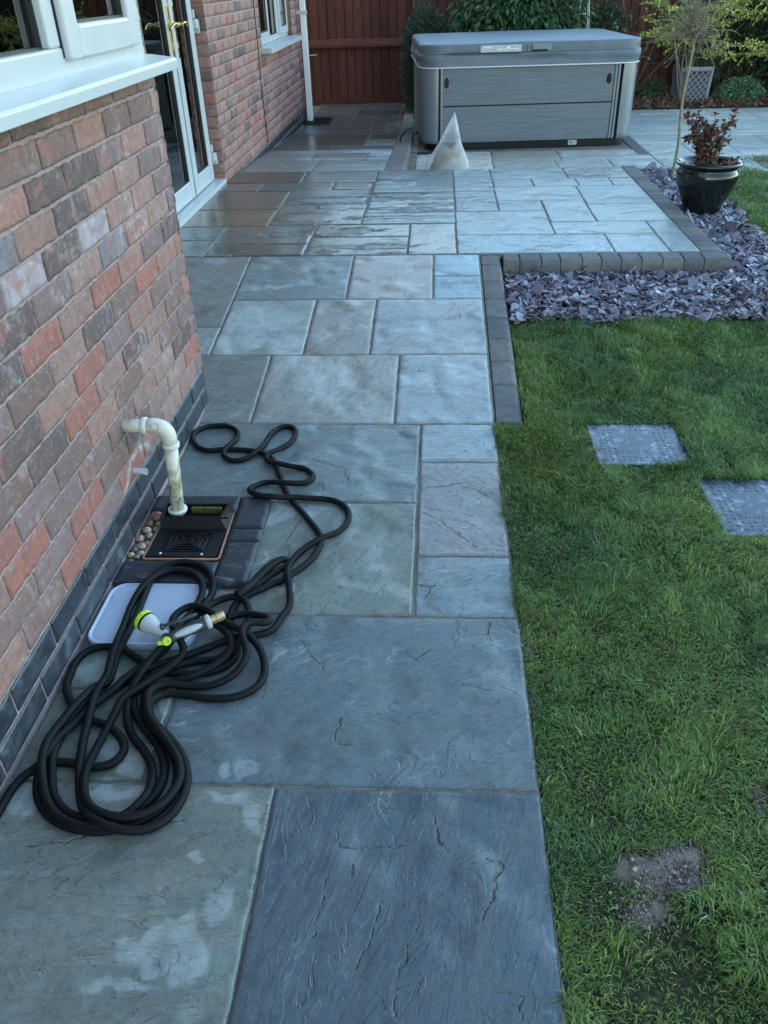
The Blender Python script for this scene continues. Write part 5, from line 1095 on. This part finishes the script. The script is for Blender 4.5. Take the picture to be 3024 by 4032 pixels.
# cover: rounded slab with sagging skirt
def ring(d, z, n=11, wob=0, sd_=0):
    P = rrect(-.018+d, TW+.018-d, -.018+d, TD+.018-d, .19, n); o = []
    D = []
    for i in range(len(P)):
        a, b = np.array(P[i]), np.array(P[(i+1) % len(P)]); k = max(1, int(np.linalg.norm(b-a)/.03))
        for q in range(k): D.append(a+(b-a)*q/k)
    return np.array(D)
base = ring(0, 0); c0 = np.array([TW/2, TD/2])
rings_ = [(.010, .722), (-.002, .722), (-.004, .735), (0, .74), (.004, .775), (-.004, .81), (-.002, .838), (.003, .842), (.002, .86), (.002, .895), (.006, .912), (.018, .920), (.06, .923), (.3, .925), (.6, .930)]
V = []; m = len(base)
for i, (d, z_) in enumerate(rings_):
    dv = (base-c0); ln = np.linalg.norm(dv, axis=1)[:, None]; P = base-dv/ln*d*(1.0)
    if d > .05: P = c0+dv*(1-d/ .9*.75)
    zz = np.full(m, z_)
    if 3 < i < 7:
        w_ = fbm(P[:, 0]*3.5, P[:, 1]*3.5, z_*14, 5, 3)-.5; P = P-dv/ln*w_[:, None]*.10; 
    if i < 8: zz = zz-(.012*(1-np.clip(np.abs(P[:, 0]-TW/2)/(TW/2), 0, 1)))*0
    if i > 9: zz = zz+(fbm(P[:, 0]*2, P[:, 1]*2, 0, 8, 2)-.5)*.010
    V.append(np.c_[P, zz])
V = np.concatenate(V); i = np.arange(len(rings_)-1)[:, None]*m; j = np.arange(m)[None]; k = (j+1) % m
F = np.stack([i+j, i+k, i+m+k, i+m+j], -1).reshape(-1, 4); g = G(); g.add(V, F); g.F.append(np.array([[(len(rings_)-1)*m+x for x in range(m)]])); g.M.append(np.zeros(1, int))
cv = build('cover', g, MAT['vinyl'], tb, local=True, smooth=True)
P = np.c_[base-(base-c0)/np.linalg.norm(base-c0, axis=1)[:, None]*-.005, np.full(m, .728)]
P = np.concatenate([P, P[:1]]); g = G(); g.tube(P, .006, 8, caps=False); build('piping', g, simple('white_piping', (.58, .60, .59), .5), cv, local=True, smooth=True)
P = np.c_[base+(base-c0)/np.linalg.norm(base-c0, axis=1)[:, None]*.0005, np.full(m, .842)]; P = np.concatenate([P, P[:1]]); g = G(); g.tube(P, .003, 6, caps=False); build('seam', g, MAT['planterdark'], cv, local=True, smooth=True)
g = G(); g.box(.545, .93, -.026, -.018, .846, .905); build('badge', g, simple('brushed_badge', (.33, .37, .41), .35, .15, 9, Metallic=.3), cv, local=True, bevel=.002)
g = G(); g.box(.575, .64, -.0285, -.0262, .882, .89); g.box(.70, .90, -.0285, -.0262, .868, .874); g.box(.79, .82, -.0285, -.0262, .876, .892); build('badge_marks', g, simple('badge_white', (.7, .74, .78), .4), cv, local=True)
g = G(); g.box(.985, 1.00, -.032, -.018, .848, .905); g.box(1.03, 1.21, -.034, -.018, .850, .907); build('strap_buckle', g, MAT['lattice'], cv, local=True, bevel=.004)
g = G(); g.box(1.025, 1.17, -.036, -.033, .846, .862); build('strap', g, MAT['black'], cv, local=True)
g = G(); g.tube(spline([(-.30, 8.78, .02), (-.36, 8.74, .05), (-.37, 8.70, .13), (-.31, 8.69, .20), (-.23, 8.72, .22)], .01), .007, 8); g.tube(spline([(-.37, 8.76, .01), (-.35, 8.62, .012), (-.24, 8.55, .012), (-.10, 8.56, .012), (.0, 8.62, .012)], .01), .012, 8)
tag(build('power_cable', g, MAT['black'], smooth=True, base=(-.3, 8.7, 0)), 'black cable looping on the paving at the left foot of the hot tub', 'cable')
g = G(); g.box(1.90, 2.0, 8.35, 10.6, -.01, .006, (.10, .10, .105)); tag(build('edging_strip', g, MAT['kerb'], bevel=.003), kind='structure')
# ================================================================== BAG OF SAND
bg_ = thing('plastic_bag', 'clear pointed polythene bag with damp sand in its base, before the hot tub', 'bag', (.09, 7.84, 0))
g = G(); nz, ns = 26, 44; V = []
for i in range(nz):
    t = i/(nz-1); z_ = .455*t; rx = .205*(1-t)**1.12*(1+.06*math.sin(t*9))+.004; ry = .10*(1-t)**.9+.003; cx = .085+.060*t**1.2; r0 = (.9+.1*math.sin(min(t*8, 1.57)))
    for k in range(ns):
        a = 2*math.pi*k/ns; f = 1+.16*(fbm(math.cos(a)*2.2+4, math.sin(a)*2.2+4, t*3.5, 3, 3)-.5)*2*min(1, t*4+.2)+.07*(1-abs(math.sin(a*3.5+t*5+math.sin(t*7)))*2)*.6*(1-t*.6)*min(1, t*5)
        V.append((cx+rx*r0*f*math.cos(a)+.035*max(0, .12-t)*math.cos(a), 7.84+ry*r0*f*math.sin(a), z_))
F = [(i*ns+k, i*ns+(k+1) % ns, (i+1)*ns+(k+1) % ns, (i+1)*ns+k) for i in range(nz-1) for k in range(ns)]+[tuple(range((nz-1)*ns, nz*ns))]
g.add(V, F); build('polythene', g, MAT['bag'], bg_, smooth=True)
g = G(); g.blob((.085, 7.84, .0), .155, .085, .15, 4, .18, 24, 14); build('sand', g, MAT['damp_sand'], bg_, smooth=True)
# ================================================================== INSPECTION COVERS
for x0, x1, y0, y1, lb in ((.588, .918, 2.545, 2.856, 'galvanised square inspection cover in the grass, the farther and smaller-looking of two'), (.907, 1.238, 2.105, 2.447, 'nearer galvanised inspection cover in the grass, cut by the right edge')):
    mh = thing('inspection_cover', lb, 'drain cover', ((x0+x1)/2, (y0+y1)/2, -.02), 0, 'metal inspection covers in the lawn')
    g = G(); zt = -.009
    g.box(x0, x1, y0, y1, -.02, zt); build('plate', g, MAT['manhole'], mh, bevel=.002)
    g = G(); q = .021
    nx = int((x1-x0-.06)/q); ny = int((y1-y0-.06)/q)
    for a in range(nx+1):
        for b in range(ny+1):
            x, y = x0+.035+a*q, y0+.035+b*q
            if abs(x-(x0+x1)/2) < .07 and abs(y-(y0+y1)/2) < .09: continue
            s = 1 if (a+b) % 2 else -1; g.obox((x, y, zt+.0004), (1, s, 0), (-s, 1, 0), (0, 0, 1), .0068, .0016, .0008)
    for k in range(-4, 5): g.obox(((x0+x1)/2+k*.0135, (y0+y1)/2, zt+.0005), (.45, 1, 0), (-1, .45, 0), (0, 0, 1), .075, .0018, .0012)
    build('tread_pattern', g, MAT['manhole'], mh)
    for x, y in ((x0+.022, y0+.03), (x1-.03, y0+.025), (x0+.025, y1-.03), (x1-.035, y1-.03)):
        g = G(); g.lathe([(0, .0012), (.0075, .0012), (.0085, .0008)], (x, y, zt), (0, 0, 1), 16); build('screw_hole', g, MAT['gasket'], mh)
# small fallen leaf by the kerb
g = G(); V = [(0, 0, .0), (.02, .012, .01), (.045, .004, .006), (.03, -.014, .012), (.01, -.012, .004)]; g.add(np.array(V)+np.array([.372, 4.25, .14]), [(0, 1, 2, 3, 4)], (.36, .12, .03)); tag(build('fallen_leaf', g, MAT['leaf'], base=(.39, 4.25, .14)), 'orange-brown fallen leaf caught where the two kerbs meet', 'leaf')
# ================================================================== POT
pt = thing('glazed_pot', 'large black-green glazed pot standing on the slate chippings', 'plant pot', (1.725, 5.6, .085))
g = G(); g.lathe([(0, .0), (.094, .0), (.100, .006), (.108, .04), (.128, .10), (.158, .17), (.180, .225), (.191, .262), (.193, .285), (.186, .303), (.178, .314), (.176, .322), (.181, .33), (.196, .337), (.204, .345), (.205, .352), (.199, .358), (.188, .358), (.176, .350), (.168, .33), (.160, .27), (0, .27)], (1.725, 5.6, .085), (0, 0, 1), 64)
build('body', g, MAT['glaze'], pt, smooth=True)
g = G(); g.blob((1.725, 5.6, .355), .168, .168, .062, 3, .2, 30, 12); build('compost', g, MAT['earth'], pt, smooth=True)
# ================================================================== PLANTS
def leafcloud(g, P, Dr, size, asp, cols, r, droop=.3, fold=.25, jit=.35, sv=.3):
    """one folded leaf at every P pointing along Dr"""
    n = len(P); Dr = Dr/np.linalg.norm(Dr, axis=1)[:, None]; Dr = Dr+r.normal(0, jit, (n, 3)); Dr[:, 2] -= droop; Dr /= np.linalg.norm(Dr, axis=1)[:, None]
    up = np.array([0, 0, 1.])+r.normal(0, .45, (n, 3)); s = np.cross(Dr, up); s /= np.linalg.norm(s, axis=1)[:, None]+1e-9; nn = np.cross(s, Dr)
    L = size*r.uniform(1-sv, 1+sv, n)[:, None]; w = L*asp
    m = P+Dr*L*.45; V = np.stack([P, m+s*w/2+nn*w*fold, P+Dr*L-nn*L*.12, m-s*w/2+nn*w*fold, m+Dr*L*.0-nn*w*.0], 1).reshape(-1, 3)
    b = np.arange(n)[:, None]*5; F = np.concatenate([b+np.array([[0, 1, 4]]), b+np.array([[1, 2, 4]]), b+np.array([[2, 3, 4]]), b+np.array([[3, 0, 4]])])
    c = np.array(cols)[r.integers(0, len(cols), n)]*r.uniform(.6, 1.4, n)[:, None]; g.add(V, F, np.repeat(c, 5, 0))
def volpts(c, rad, n, r, seed, shell=.45, thr=.42, fr=3.):
    out = []
    while sum(map(len, out)) < n:
        d = r.normal(0, 1, (n*2, 3)); d /= np.linalg.norm(d, axis=1)[:, None]; k = (shell+(1-shell)*r.uniform(0, 1, n*2)**.6)
        edge = .78+.5*(fbm(d[:, 0]*fr+7, d[:, 1]*fr+7, d[:, 2]*fr+7, seed, 3))-.05; p = d*(k*edge)[:, None]
        keep = fbm(p[:, 0]*fr*1.6+3, p[:, 1]*fr*1.6+3, p[:, 2]*fr*1.6+3, seed+5, 3) > thr; out.append(np.c_[p[keep], d[keep]])
    o = np.concatenate(out)[:n]; return np.array(c)+o[:, :3]*np.array(rad), o[:, 3:]
def branch(r, p0, d0, L, n=8, bend=.25, up=0.):
    P = [np.array(p0, float)]; d = np.array(d0, float); d /= np.linalg.norm(d)
    for i in range(n): d = d+r.normal(0, bend/n**.5, 3); d[2] += up/n; d /= np.linalg.norm(d); P.append(P[-1]+d*L/n)
    return np.array(P)
BR_ = simple('twig_bark', (.14, .11, .075), .85, .3, 40, .001)
def shrub(name, label, cat, c, rad, n, size, asp, cols, seed, stems=6, base_z=0, group=None, droop=.2, shell=.35, thr=.42, jit=.4, stem_r=.006):
    r = np.random.default_rng(seed); t = thing(name, label, cat, (c[0], c[1], base_z), 0, group)
    P, Dv = volpts(c, rad, n, r, seed, shell, thr); g = G(); leafcloud(g, P, Dv, size, asp, cols, r, droop, jit=jit); build('foliage', g, MAT['leaf'], t)
    g = G()
    for i in range(stems):
        a = r.uniform(0, 6.28); k = r.uniform(.2, .8); tip = np.array(c)+np.array([math.cos(a)*rad[0]*k, math.sin(a)*rad[1]*k, rad[2]*r.uniform(.1, .8)]); p0 = np.array([c[0]+r.normal(0, rad[0]*.1), c[1]+r.normal(0, rad[1]*.1), base_z-.02])
        mid = (p0+tip)/2+r.normal(0, .12, 3)*np.array(rad); g.tube(spline([p0, mid, tip], .05), np.linspace(stem_r, stem_r*.35, len(spline([p0, mid, tip], .05))), 6)
    build('stem', g, BR_, t, smooth=True); return t
DK = [(.022, .05, .022), (.03, .07, .028), (.016, .036, .018), (.045, .085, .035)]
MG = [(.045, .105, .045), (.07, .14, .055), (.03, .07, .03), (.10, .18, .075)]
shrub('leafy_shrub', 'big leafy evergreen shrub rising behind the hot tub against the fence', 'shrub', (.95, 11.35, .98), (.86, .42, .62), 9000, .085, .38, MG+[(.03, .07, .035)], 1, 12, .03, droop=.9, shell=.3, thr=.40, jit=.35)
shrub('conifer_shrub', 'slim dark blue-green shrub beside the left end of the hot tub', 'shrub', (-.17, 11.3, .52), (.29, .27, .68), 9000, .05, .34, [(.03, .06, .045), (.04, .085, .06), (.02, .04, .03), (.06, .10, .06)], 2, 6, .03, droop=-.3, thr=.40)
shrub('ivy_shrub', 'small dark shrub with pale leaf edges between the wire obelisk and the bare stems', 'shrub', (2.05, 11.75, .80), (.26, .2, .36), 1300, .055, .5, DK+[(.12, .14, .08)], 3, 5, .03, thr=.48)
shrub('evergreen_hedge', 'dense dark evergreen bushes filling the right rear corner in shadow', 'shrub', (4.9, 11.75, .85), (1.35, .5, 1.15), 14000, .06, .45, DK, 4, 14, .03, thr=.36, shell=.2)
shrub('evergreen_shrub', 'dark loose shrub standing behind the grey lattice planter', 'shrub', (3.55, 11.9, .95), (.75, .35, .85), 5200, .055, .4, DK, 14, 9, .03, thr=.42, shell=.2)
shrub('low_shrub', 'low bright green mound of small leaves right of the lattice planter', 'shrub', (3.78, 11.60, .13), (.29, .20, .17), 3600, .030, .75, [(.10, .20, .10), (.14, .26, .14), (.07, .15, .08), (.18, .32, .18)], 5, 5, .03, thr=.34, shell=.55)
shrub('low_shrub', 'tiny dark green shrub at the fence foot left of the lattice planter', 'shrub', (2.74, 11.75, .16), (.16, .14, .16), 900, .030, .6, MG, 6, 4, .03, thr=.4)
# planter with feathery plant
pl = thing('lattice_planter', 'square grey planter with diamond lattice sides in the bark bed', 'planter', (3.17, 11.62, .03))
def frus(z, k=0):  # half width by height
    return .175+.022*(z/.40)
cx_, cy_ = 3.185, 11.665
g = G()
h0, h1 = frus(0)-.012, frus(.4)-.012
V = [(cx_+sx*h, cy_+sy*h, .03+z_) for z_, h in ((0, h0), (.40, h1)) for sx, sy in ((-1, -1), (1, -1), (1, 1), (-1, 1))]
g.add(V, [(0, 1, 5, 4), (1, 2, 6, 5), (2, 3, 7, 6), (3, 0, 4, 7), (3, 2, 1, 0)]); build('box', g, MAT['planterdark'], pl)
g = G(); g.box(cx_-h1, cx_+h1, cy_-h1, cy_+h1, .36, .385); build('compost', g, MAT['earth'], pl)
for sgn, axn in ((-1, 'y'), (-1, 'x'), (1, 'x'), (1, 'y')):
    g = G()
    def pp(u, z_, off=0.):
        h = frus(z_)+off
        return (cx_+u*h, cy_+sgn*h, .03+z_) if axn == 'y' else (cx_+sgn*h, cy_+u*h, .03+z_)
    def strip(a, b, wd, off):
        A, B = np.array(pp(*a, off)), np.array(pp(*b, off)); d = B-A; nr = (0, sgn, 0) if axn == 'y' else (sgn, 0, 0)
        g.obox((A+B)/2, d, np.cross(d, nr), nr, np.linalg.norm(d)/2, wd, .004)
    strip((-.93, .0), (-.93, .4), .013, .002); strip((.93, .0), (.93, .4), .013, .002); strip((-.86, .385), (.86, .385), .013, .0015); strip((-.86, .015), (.86, .015), .013, .0015)
    n_ = 5
    for k in range(-n_, n_+1):
        for s in (1, -1):
            # line u = k*.34 + s*(z-.2)/.4*1.9
            pts = []
            for q in np.linspace(.0, .4, 60):
                u = k*.36+s*(q-.2)/.4*1.95
                if abs(u) < .88: pts.append((u, q))
            if len(pts) > 3: strip(pts[0], pts[-1], .0045, .0005 if s > 0 else -.0015)
    build('lattice_panel', g, MAT['lattice'], pl, bevel=.0)
g = G()
for a in ((cx_-h1-.014, cx_+h1+.014, cy_-h1-.014, cy_-h1+.004), (cx_-h1-.014, cx_+h1+.014, cy_+h1-.004, cy_+h1+.014), (cx_-h1-.014, cx_-h1+.004, cy_-h1+.004, cy_+h1-.004), (cx_+h1-.004, cx_+h1+.014, cy_-h1+.004, cy_+h1-.004)): g.box(*a, .425, .440)
build('rim', g, MAT['lattice'], pl, bevel=.003)
r = np.random.default_rng(31); t = thing('feathery_plant', 'soft green feathery plant growing out of the lattice planter', 'plant', (cx_, cy_, .39)); g = G(); gs = G()
for i in range(60):
    a = r.uniform(0, 6.28); P = branch(r, (cx_+.06*math.cos(a), cy_+.06*math.sin(a), .38), (math.cos(a)*.7, math.sin(a)*.6, 1.2), r.uniform(.2, .42), 8, .3, -.7); gs.tube(P, .002, 4); k = r.integers(2, 9, 26); leafcloud(g, P[k]+r.normal(0, .006, (26, 3)), r.normal(0, 1, (26, 3)), .035, .25, MG, r, .2)
build('foliage', g, MAT['leaf'], t); build('stem', gs, BR_, t)
# second lattice planter mostly hidden behind the tub
p2 = pl.copy(); SC.collection.objects.link(p2); p2.location = (3.17-.94, 11.62-.03, .03); p2['label'] = 'grey lattice planter mostly hidden behind the right end of the hot tub'
for o in (pl, p2): o['group'] = 'grey lattice planters in the bark bed'
for ch in list(pl.children):
    c = ch.copy(); SC.collection.objects.link(c); c.parent = p2
# wire obelisk
ob = thing('wire_obelisk', 'white wire obelisk plant support standing behind the hot tub', 'plant support', (1.70, 11.3, .03)); g = G(); ap = np.array([1.705, 11.3, 1.75])
for sx, sy in ((-1, -1), (1, -1), (1, 1), (-1, 1)): g.tube([(1.70+sx*.13, 11.3+sy*.13, .03), ap+np.array([sx*.006, sy*.006, 0])], .0045, 6)
build('leg', g, MAT['wire'], ob, smooth=True)
for z_ in (.45, 1.035, 1.4):
    g = G(); k = .13*(1.75-z_)/1.72; q = [(1.70-k, 11.3-k, z_), (1.70+k, 11.3-k, z_), (1.70+k, 11.3+k, z_), (1.70-k, 11.3+k, z_), (1.70-k, 11.3-k, z_)]
    for a, b in zip(q[:-1], q[1:]): g.tube([a, b], .0045, 6)
    build('ring', g, MAT['wire'], ob, smooth=True)
# bare stems left of the yellow shrub, climbing
r = np.random.default_rng(8); t = thing('bare_climber', 'bare brown twining stems with few leaves against the fence right of the hot tub', 'shrub', (2.5, 11.85, .03)); g = G(); gl_ = G()
for i in range(9):
    P = branch(r, (2.45+r.normal(0, .06), 11.85, .03), (r.normal(0, .25), r.normal(0, .1), 1), r.uniform(1.2, 1.7), 14, .35); g.tube(P, np.linspace(.008, .003, len(P)), 6)
    for j in range(3): q = P[r.integers(4, 13)]; B = branch(r, q, r.normal(0, 1, 3)+np.array([0, 0, .4]), .35, 6, .4); g.tube(B, .0025, 5); leafcloud(gl_, B[2:], r.normal(0, 1, (5, 3)), .055, .6, MG, r)
build('stem', g, BR_, t, smooth=True); build('foliage', gl_, MAT['leaf'], t)
# spreading shrub with pale yellow-green leaf tips
YG = [(.48, .50, .10), (.62, .63, .20), (.27, .32, .07), (.17, .23, .06)]
def spread(label, c, n, reach, seed, zr):
    r = np.random.default_rng(seed); t = thing('golden_shrub', label, 'shrub', (c[0], c[1], .03), 0, 'golden leaved spreading shrubs'); g = G(); gl_ = G()
    for i in range(n):
        a = r.choice([math.pi, 0])+r.normal(0, .55); z0 = r.uniform(*zr)
        P = branch(r, (c[0]+r.normal(0, .1), c[1]+r.normal(0, .06), z0*.85), (math.cos(a), math.sin(a)*.45-.15, .28), reach*r.uniform(.5, 1.1), 16, .22, -.15)
        g.tube(P, np.linspace(.005, .0018, len(P)), 5); K = 6
        for p_, d_ in zip(P[K:], np.diff(P, axis=0)[K-1:]):
            leafcloud(gl_, np.repeat(p_[None], 7, 0)+r.normal(0, .010, (7, 3)), np.repeat(d_[None], 7, 0)+r.normal(0, .03, (7, 3)), .034, .6, YG, r, -.35, jit=.7)
            if r.uniform() < .22:
                B = branch(r, p_, d_+r.normal(0, .05, 3), .16, 5, .3); g.tube(B, .0015, 4); leafcloud(gl_, np.repeat(B[1:], 5, 0), r.normal(0, .5, (25, 3))+d_*8, .028, .6, YG, r, -.35, jit=.6)
    for j in range(6): P = branch(r, (c[0]+r.normal(0, .03), c[1], .03), (r.normal(0, .2), r.normal(0, .1), 1), zr[1], 8, .2); g.tube(P, np.linspace(.012, .005, len(P)), 6)
    build('stem', g, BR_, t, smooth=True); build('foliage', gl_, MAT['leaf'], t)
spread('yellow-green shrub with level branches left of and behind the slim young tree', (3.05, 11.45, 0), 26, .62, 41, (.55, 1.25))
spread('larger yellow-green shrub arching in from the right edge of the photo', (4.25, 11.25, 0), 27, .85, 42, (.45, 1.35))
# young standard tree with weeping bare twigs
r = np.random.default_rng(12); tr_ = thing('standard_tree', 'slim young tree with one pale stem and a head of bare drooping twigs', 'tree', (1.885, 7.02, .08))
P = spline([(1.885, 7.02, .05), (1.892, 7.01, .3), (1.865, 6.99, .62), (1.872, 6.96, .9), (1.862, 6.95, 1.045)], .03); g = G(); g.tube(P, np.interp(np.linspace(0, 1, len(P)), [0, .1, .9, .94, 1], [.0135, .0115, .0105, .015, .014])*(1+.12*(fbm(P[:, 2]*20, 0*P[:, 2], 0, 4)-.5)), 12); build('trunk', g, simple('young_bark', (.24, .225, .14), .8, .3, 50, .001), tr_, smooth=True)
top = P[-1]; g = G(); gl_ = G()
for i in range(46):
    a = r.uniform(0, 6.28); el_ = r.uniform(.05, 1.5); L_ = r.uniform(.16, .36); P = branch(r, top+r.normal(0, .006, 3), (math.cos(a)*math.cos(el_), math.sin(a)*math.cos(el_), math.sin(el_)), L_, 9, .3, .3 if el_ > .8 else -.5)
    g.tube(P, np.linspace(.0055, .0018, len(P)), 5)
    for j in range(5):
        q = r.integers(2, 9); B = branch(r, P[q], (P[q]-P[q-1])/.03+r.normal(0, .7, 3), r.uniform(.06, .17), 6, .5, -.3); g.tube(B, np.linspace(.002, .0009, len(B)), 4)
        for m_ in range(2): C_ = branch(r, B[r.integers(2, 6)], r.normal(0, 1, 3), .06, 4, .5, -.4); g.tube(C_, .0008, 3)
        if r.uniform() < .3: leafcloud(gl_, B[3:], r.normal(0, 1, (4, 3)), .014, .6, [(.30, .34, .12), (.35, .30, .14)], r)
build('branch', g, simple('twig_brown', (.22, .19, .125), .85, .2, 50), tr_, smooth=True); build('foliage', gl_, MAT['leaf'], tr_)
# red-leaved shrub in the pot
r = np.random.default_rng(17); rs = thing('red_leaved_shrub', 'small shrub with glossy dark red leaves growing in the black pot', 'shrub', (1.71, 5.6, .40)); g = G(); gl_ = G()
RD = [(.10, .034, .026), (.14, .045, .034), (.065, .024, .02), (.16, .08, .06), (.08, .09, .04)]
for i in range(12):
    a = r.uniform(0, 6.28); P = branch(r, (1.70+r.normal(0, .02), 5.6+r.normal(0, .02), .39), (math.cos(a)*.32, math.sin(a)*.3, 1), r.uniform(.2, .42), 9, .25); g.tube(P, np.linspace(.005, .002, len(P)), 6)
    for p_ in P[3:]: leafcloud(gl_, np.repeat(p_[None], 4, 0)+r.normal(0, .005, (4, 3)), r.normal(0, 1, (4, 3))+np.array([0, 0, .5]), .036, .62, RD, r, 0, jit=.2)
    for j in range(3):
        B = branch(r, P[r.integers(2, 8)], r.normal(0, 1, 3)+np.array([0, 0, .6]), r.uniform(.05, .13), 4, .3); g.tube(B, .0016, 4); leafcloud(gl_, np.repeat(B[1:], 4, 0), r.normal(0, 1, (16, 3))+np.array([0, 0, .4]), .036, .62, RD, r, 0)
for i in range(8):
    a = r.uniform(-1.2, 1.2); P = branch(r, (1.78, 5.58, .39), (math.cos(a), math.sin(a), .35), r.uniform(.08, .15), 5, .3); g.tube(P, .002, 4); leafcloud(gl_, np.repeat(P[1:], 4, 0), r.normal(0, 1, (20, 3))+np.array([0, 0, .5]), .034, .6, RD+[(.05, .06, .03)], r, 0)
build('stem', g, BR_, rs, smooth=True); build('foliage', gl_, _leafm('red_leaf', .3, .12, .5), rs)
# ================================================================== FENCE
fn = thing('garden_fence', 'red-brown close-board timber fence closing off the end of the garden', 'fence', (3.5, 12.25, 0))
FC = (.078, .028, .019)
def fbox(g, x0, x1, y0, y1, z0, z1, c, o, axis='z'):
    V = np.array([(x, y, z) for z in (z0, z1) for y in (y0, y1) for x in (x0, x1)]); T = V-np.array([x0, y0, z0])
    if axis == 'x': T = T[:, [2, 1, 0]]
    T = T+np.array([o*1.7, o*.9, o*2.3])
    k = 8; Fq = [(0, 2, 3, 1), (4, 5, 7, 6), (0, 1, 5, 4), (2, 6, 7, 3), (0, 4, 6, 2), (1, 3, 7, 5)]
    g.add(V, Fq, np.array(c), T)
rr2 = random.Random(4); xp = -2.6
while xp < 9.6:
    x1_ = min(xp+2.36 if xp > -2.6 else -.345, 9.8); g = G(); x = xp
    while x < x1_-.02:
        w_ = .106; c = np.array(FC)*rr2.uniform(.75, 1.25); o = rr2.uniform(0, 30)
        V = np.array([(x, 12.262, .06), (x+w_, 12.270, .06), (x+w_, 12.285, .06), (x, 12.285, .06)]); V = np.concatenate([V, V+np.array([0, 0, 1.72])])
        V[:, 0] += rr2.uniform(-.002, .002); g.add(V, [(0, 1, 5, 4), (1, 2, 6, 5), (2, 3, 7, 6), (3, 0, 4, 7), (4, 5, 6, 7)], c, (V-V[0])+np.array([o*1.7, o, o*2])); x += w_+.009
    g.box(xp, x1_, 12.287, 12.292, .06, 1.75, np.array(FC)*.35); build('board_panel', g, MAT['fence'], fn)
    for z_ in (.69, 1.5):
        g = G(); fbox(g, xp, x1_, 12.20, 12.262, z_, z_+.03, np.array(FC)*1.1, rr2.uniform(0, 9), 'x'); V = np.array([(xp, 12.20, z_+.03), (x1_, 12.20, z_+.03), (x1_, 12.262, z_+.095), (xp, 12.262, z_+.095), (xp, 12.262, z_+.03), (x1_, 12.262, z_+.03)])
        g.add(V, [(0, 1, 2, 3), (3, 4, 0), (1, 5, 2)], np.array(FC)*1.25, V[:, [2, 1, 0]]); build('rail', g, MAT['fence'], fn)
    g = G(); fbox(g, x1_, x1_+.1, 12.175, 12.275, 0, 1.85, np.array(FC)*1.05, rr2.uniform(0, 9)); build('post', g, MAT['fence'], fn, bevel=.004)
    g = G(); fbox(g, xp, x1_, 12.255, 12.29, .0, .058, np.array(FC)*.9, 3, 'x'); build('gravel_board', g, MAT['fence'], fn)
    xp = x1_+.1
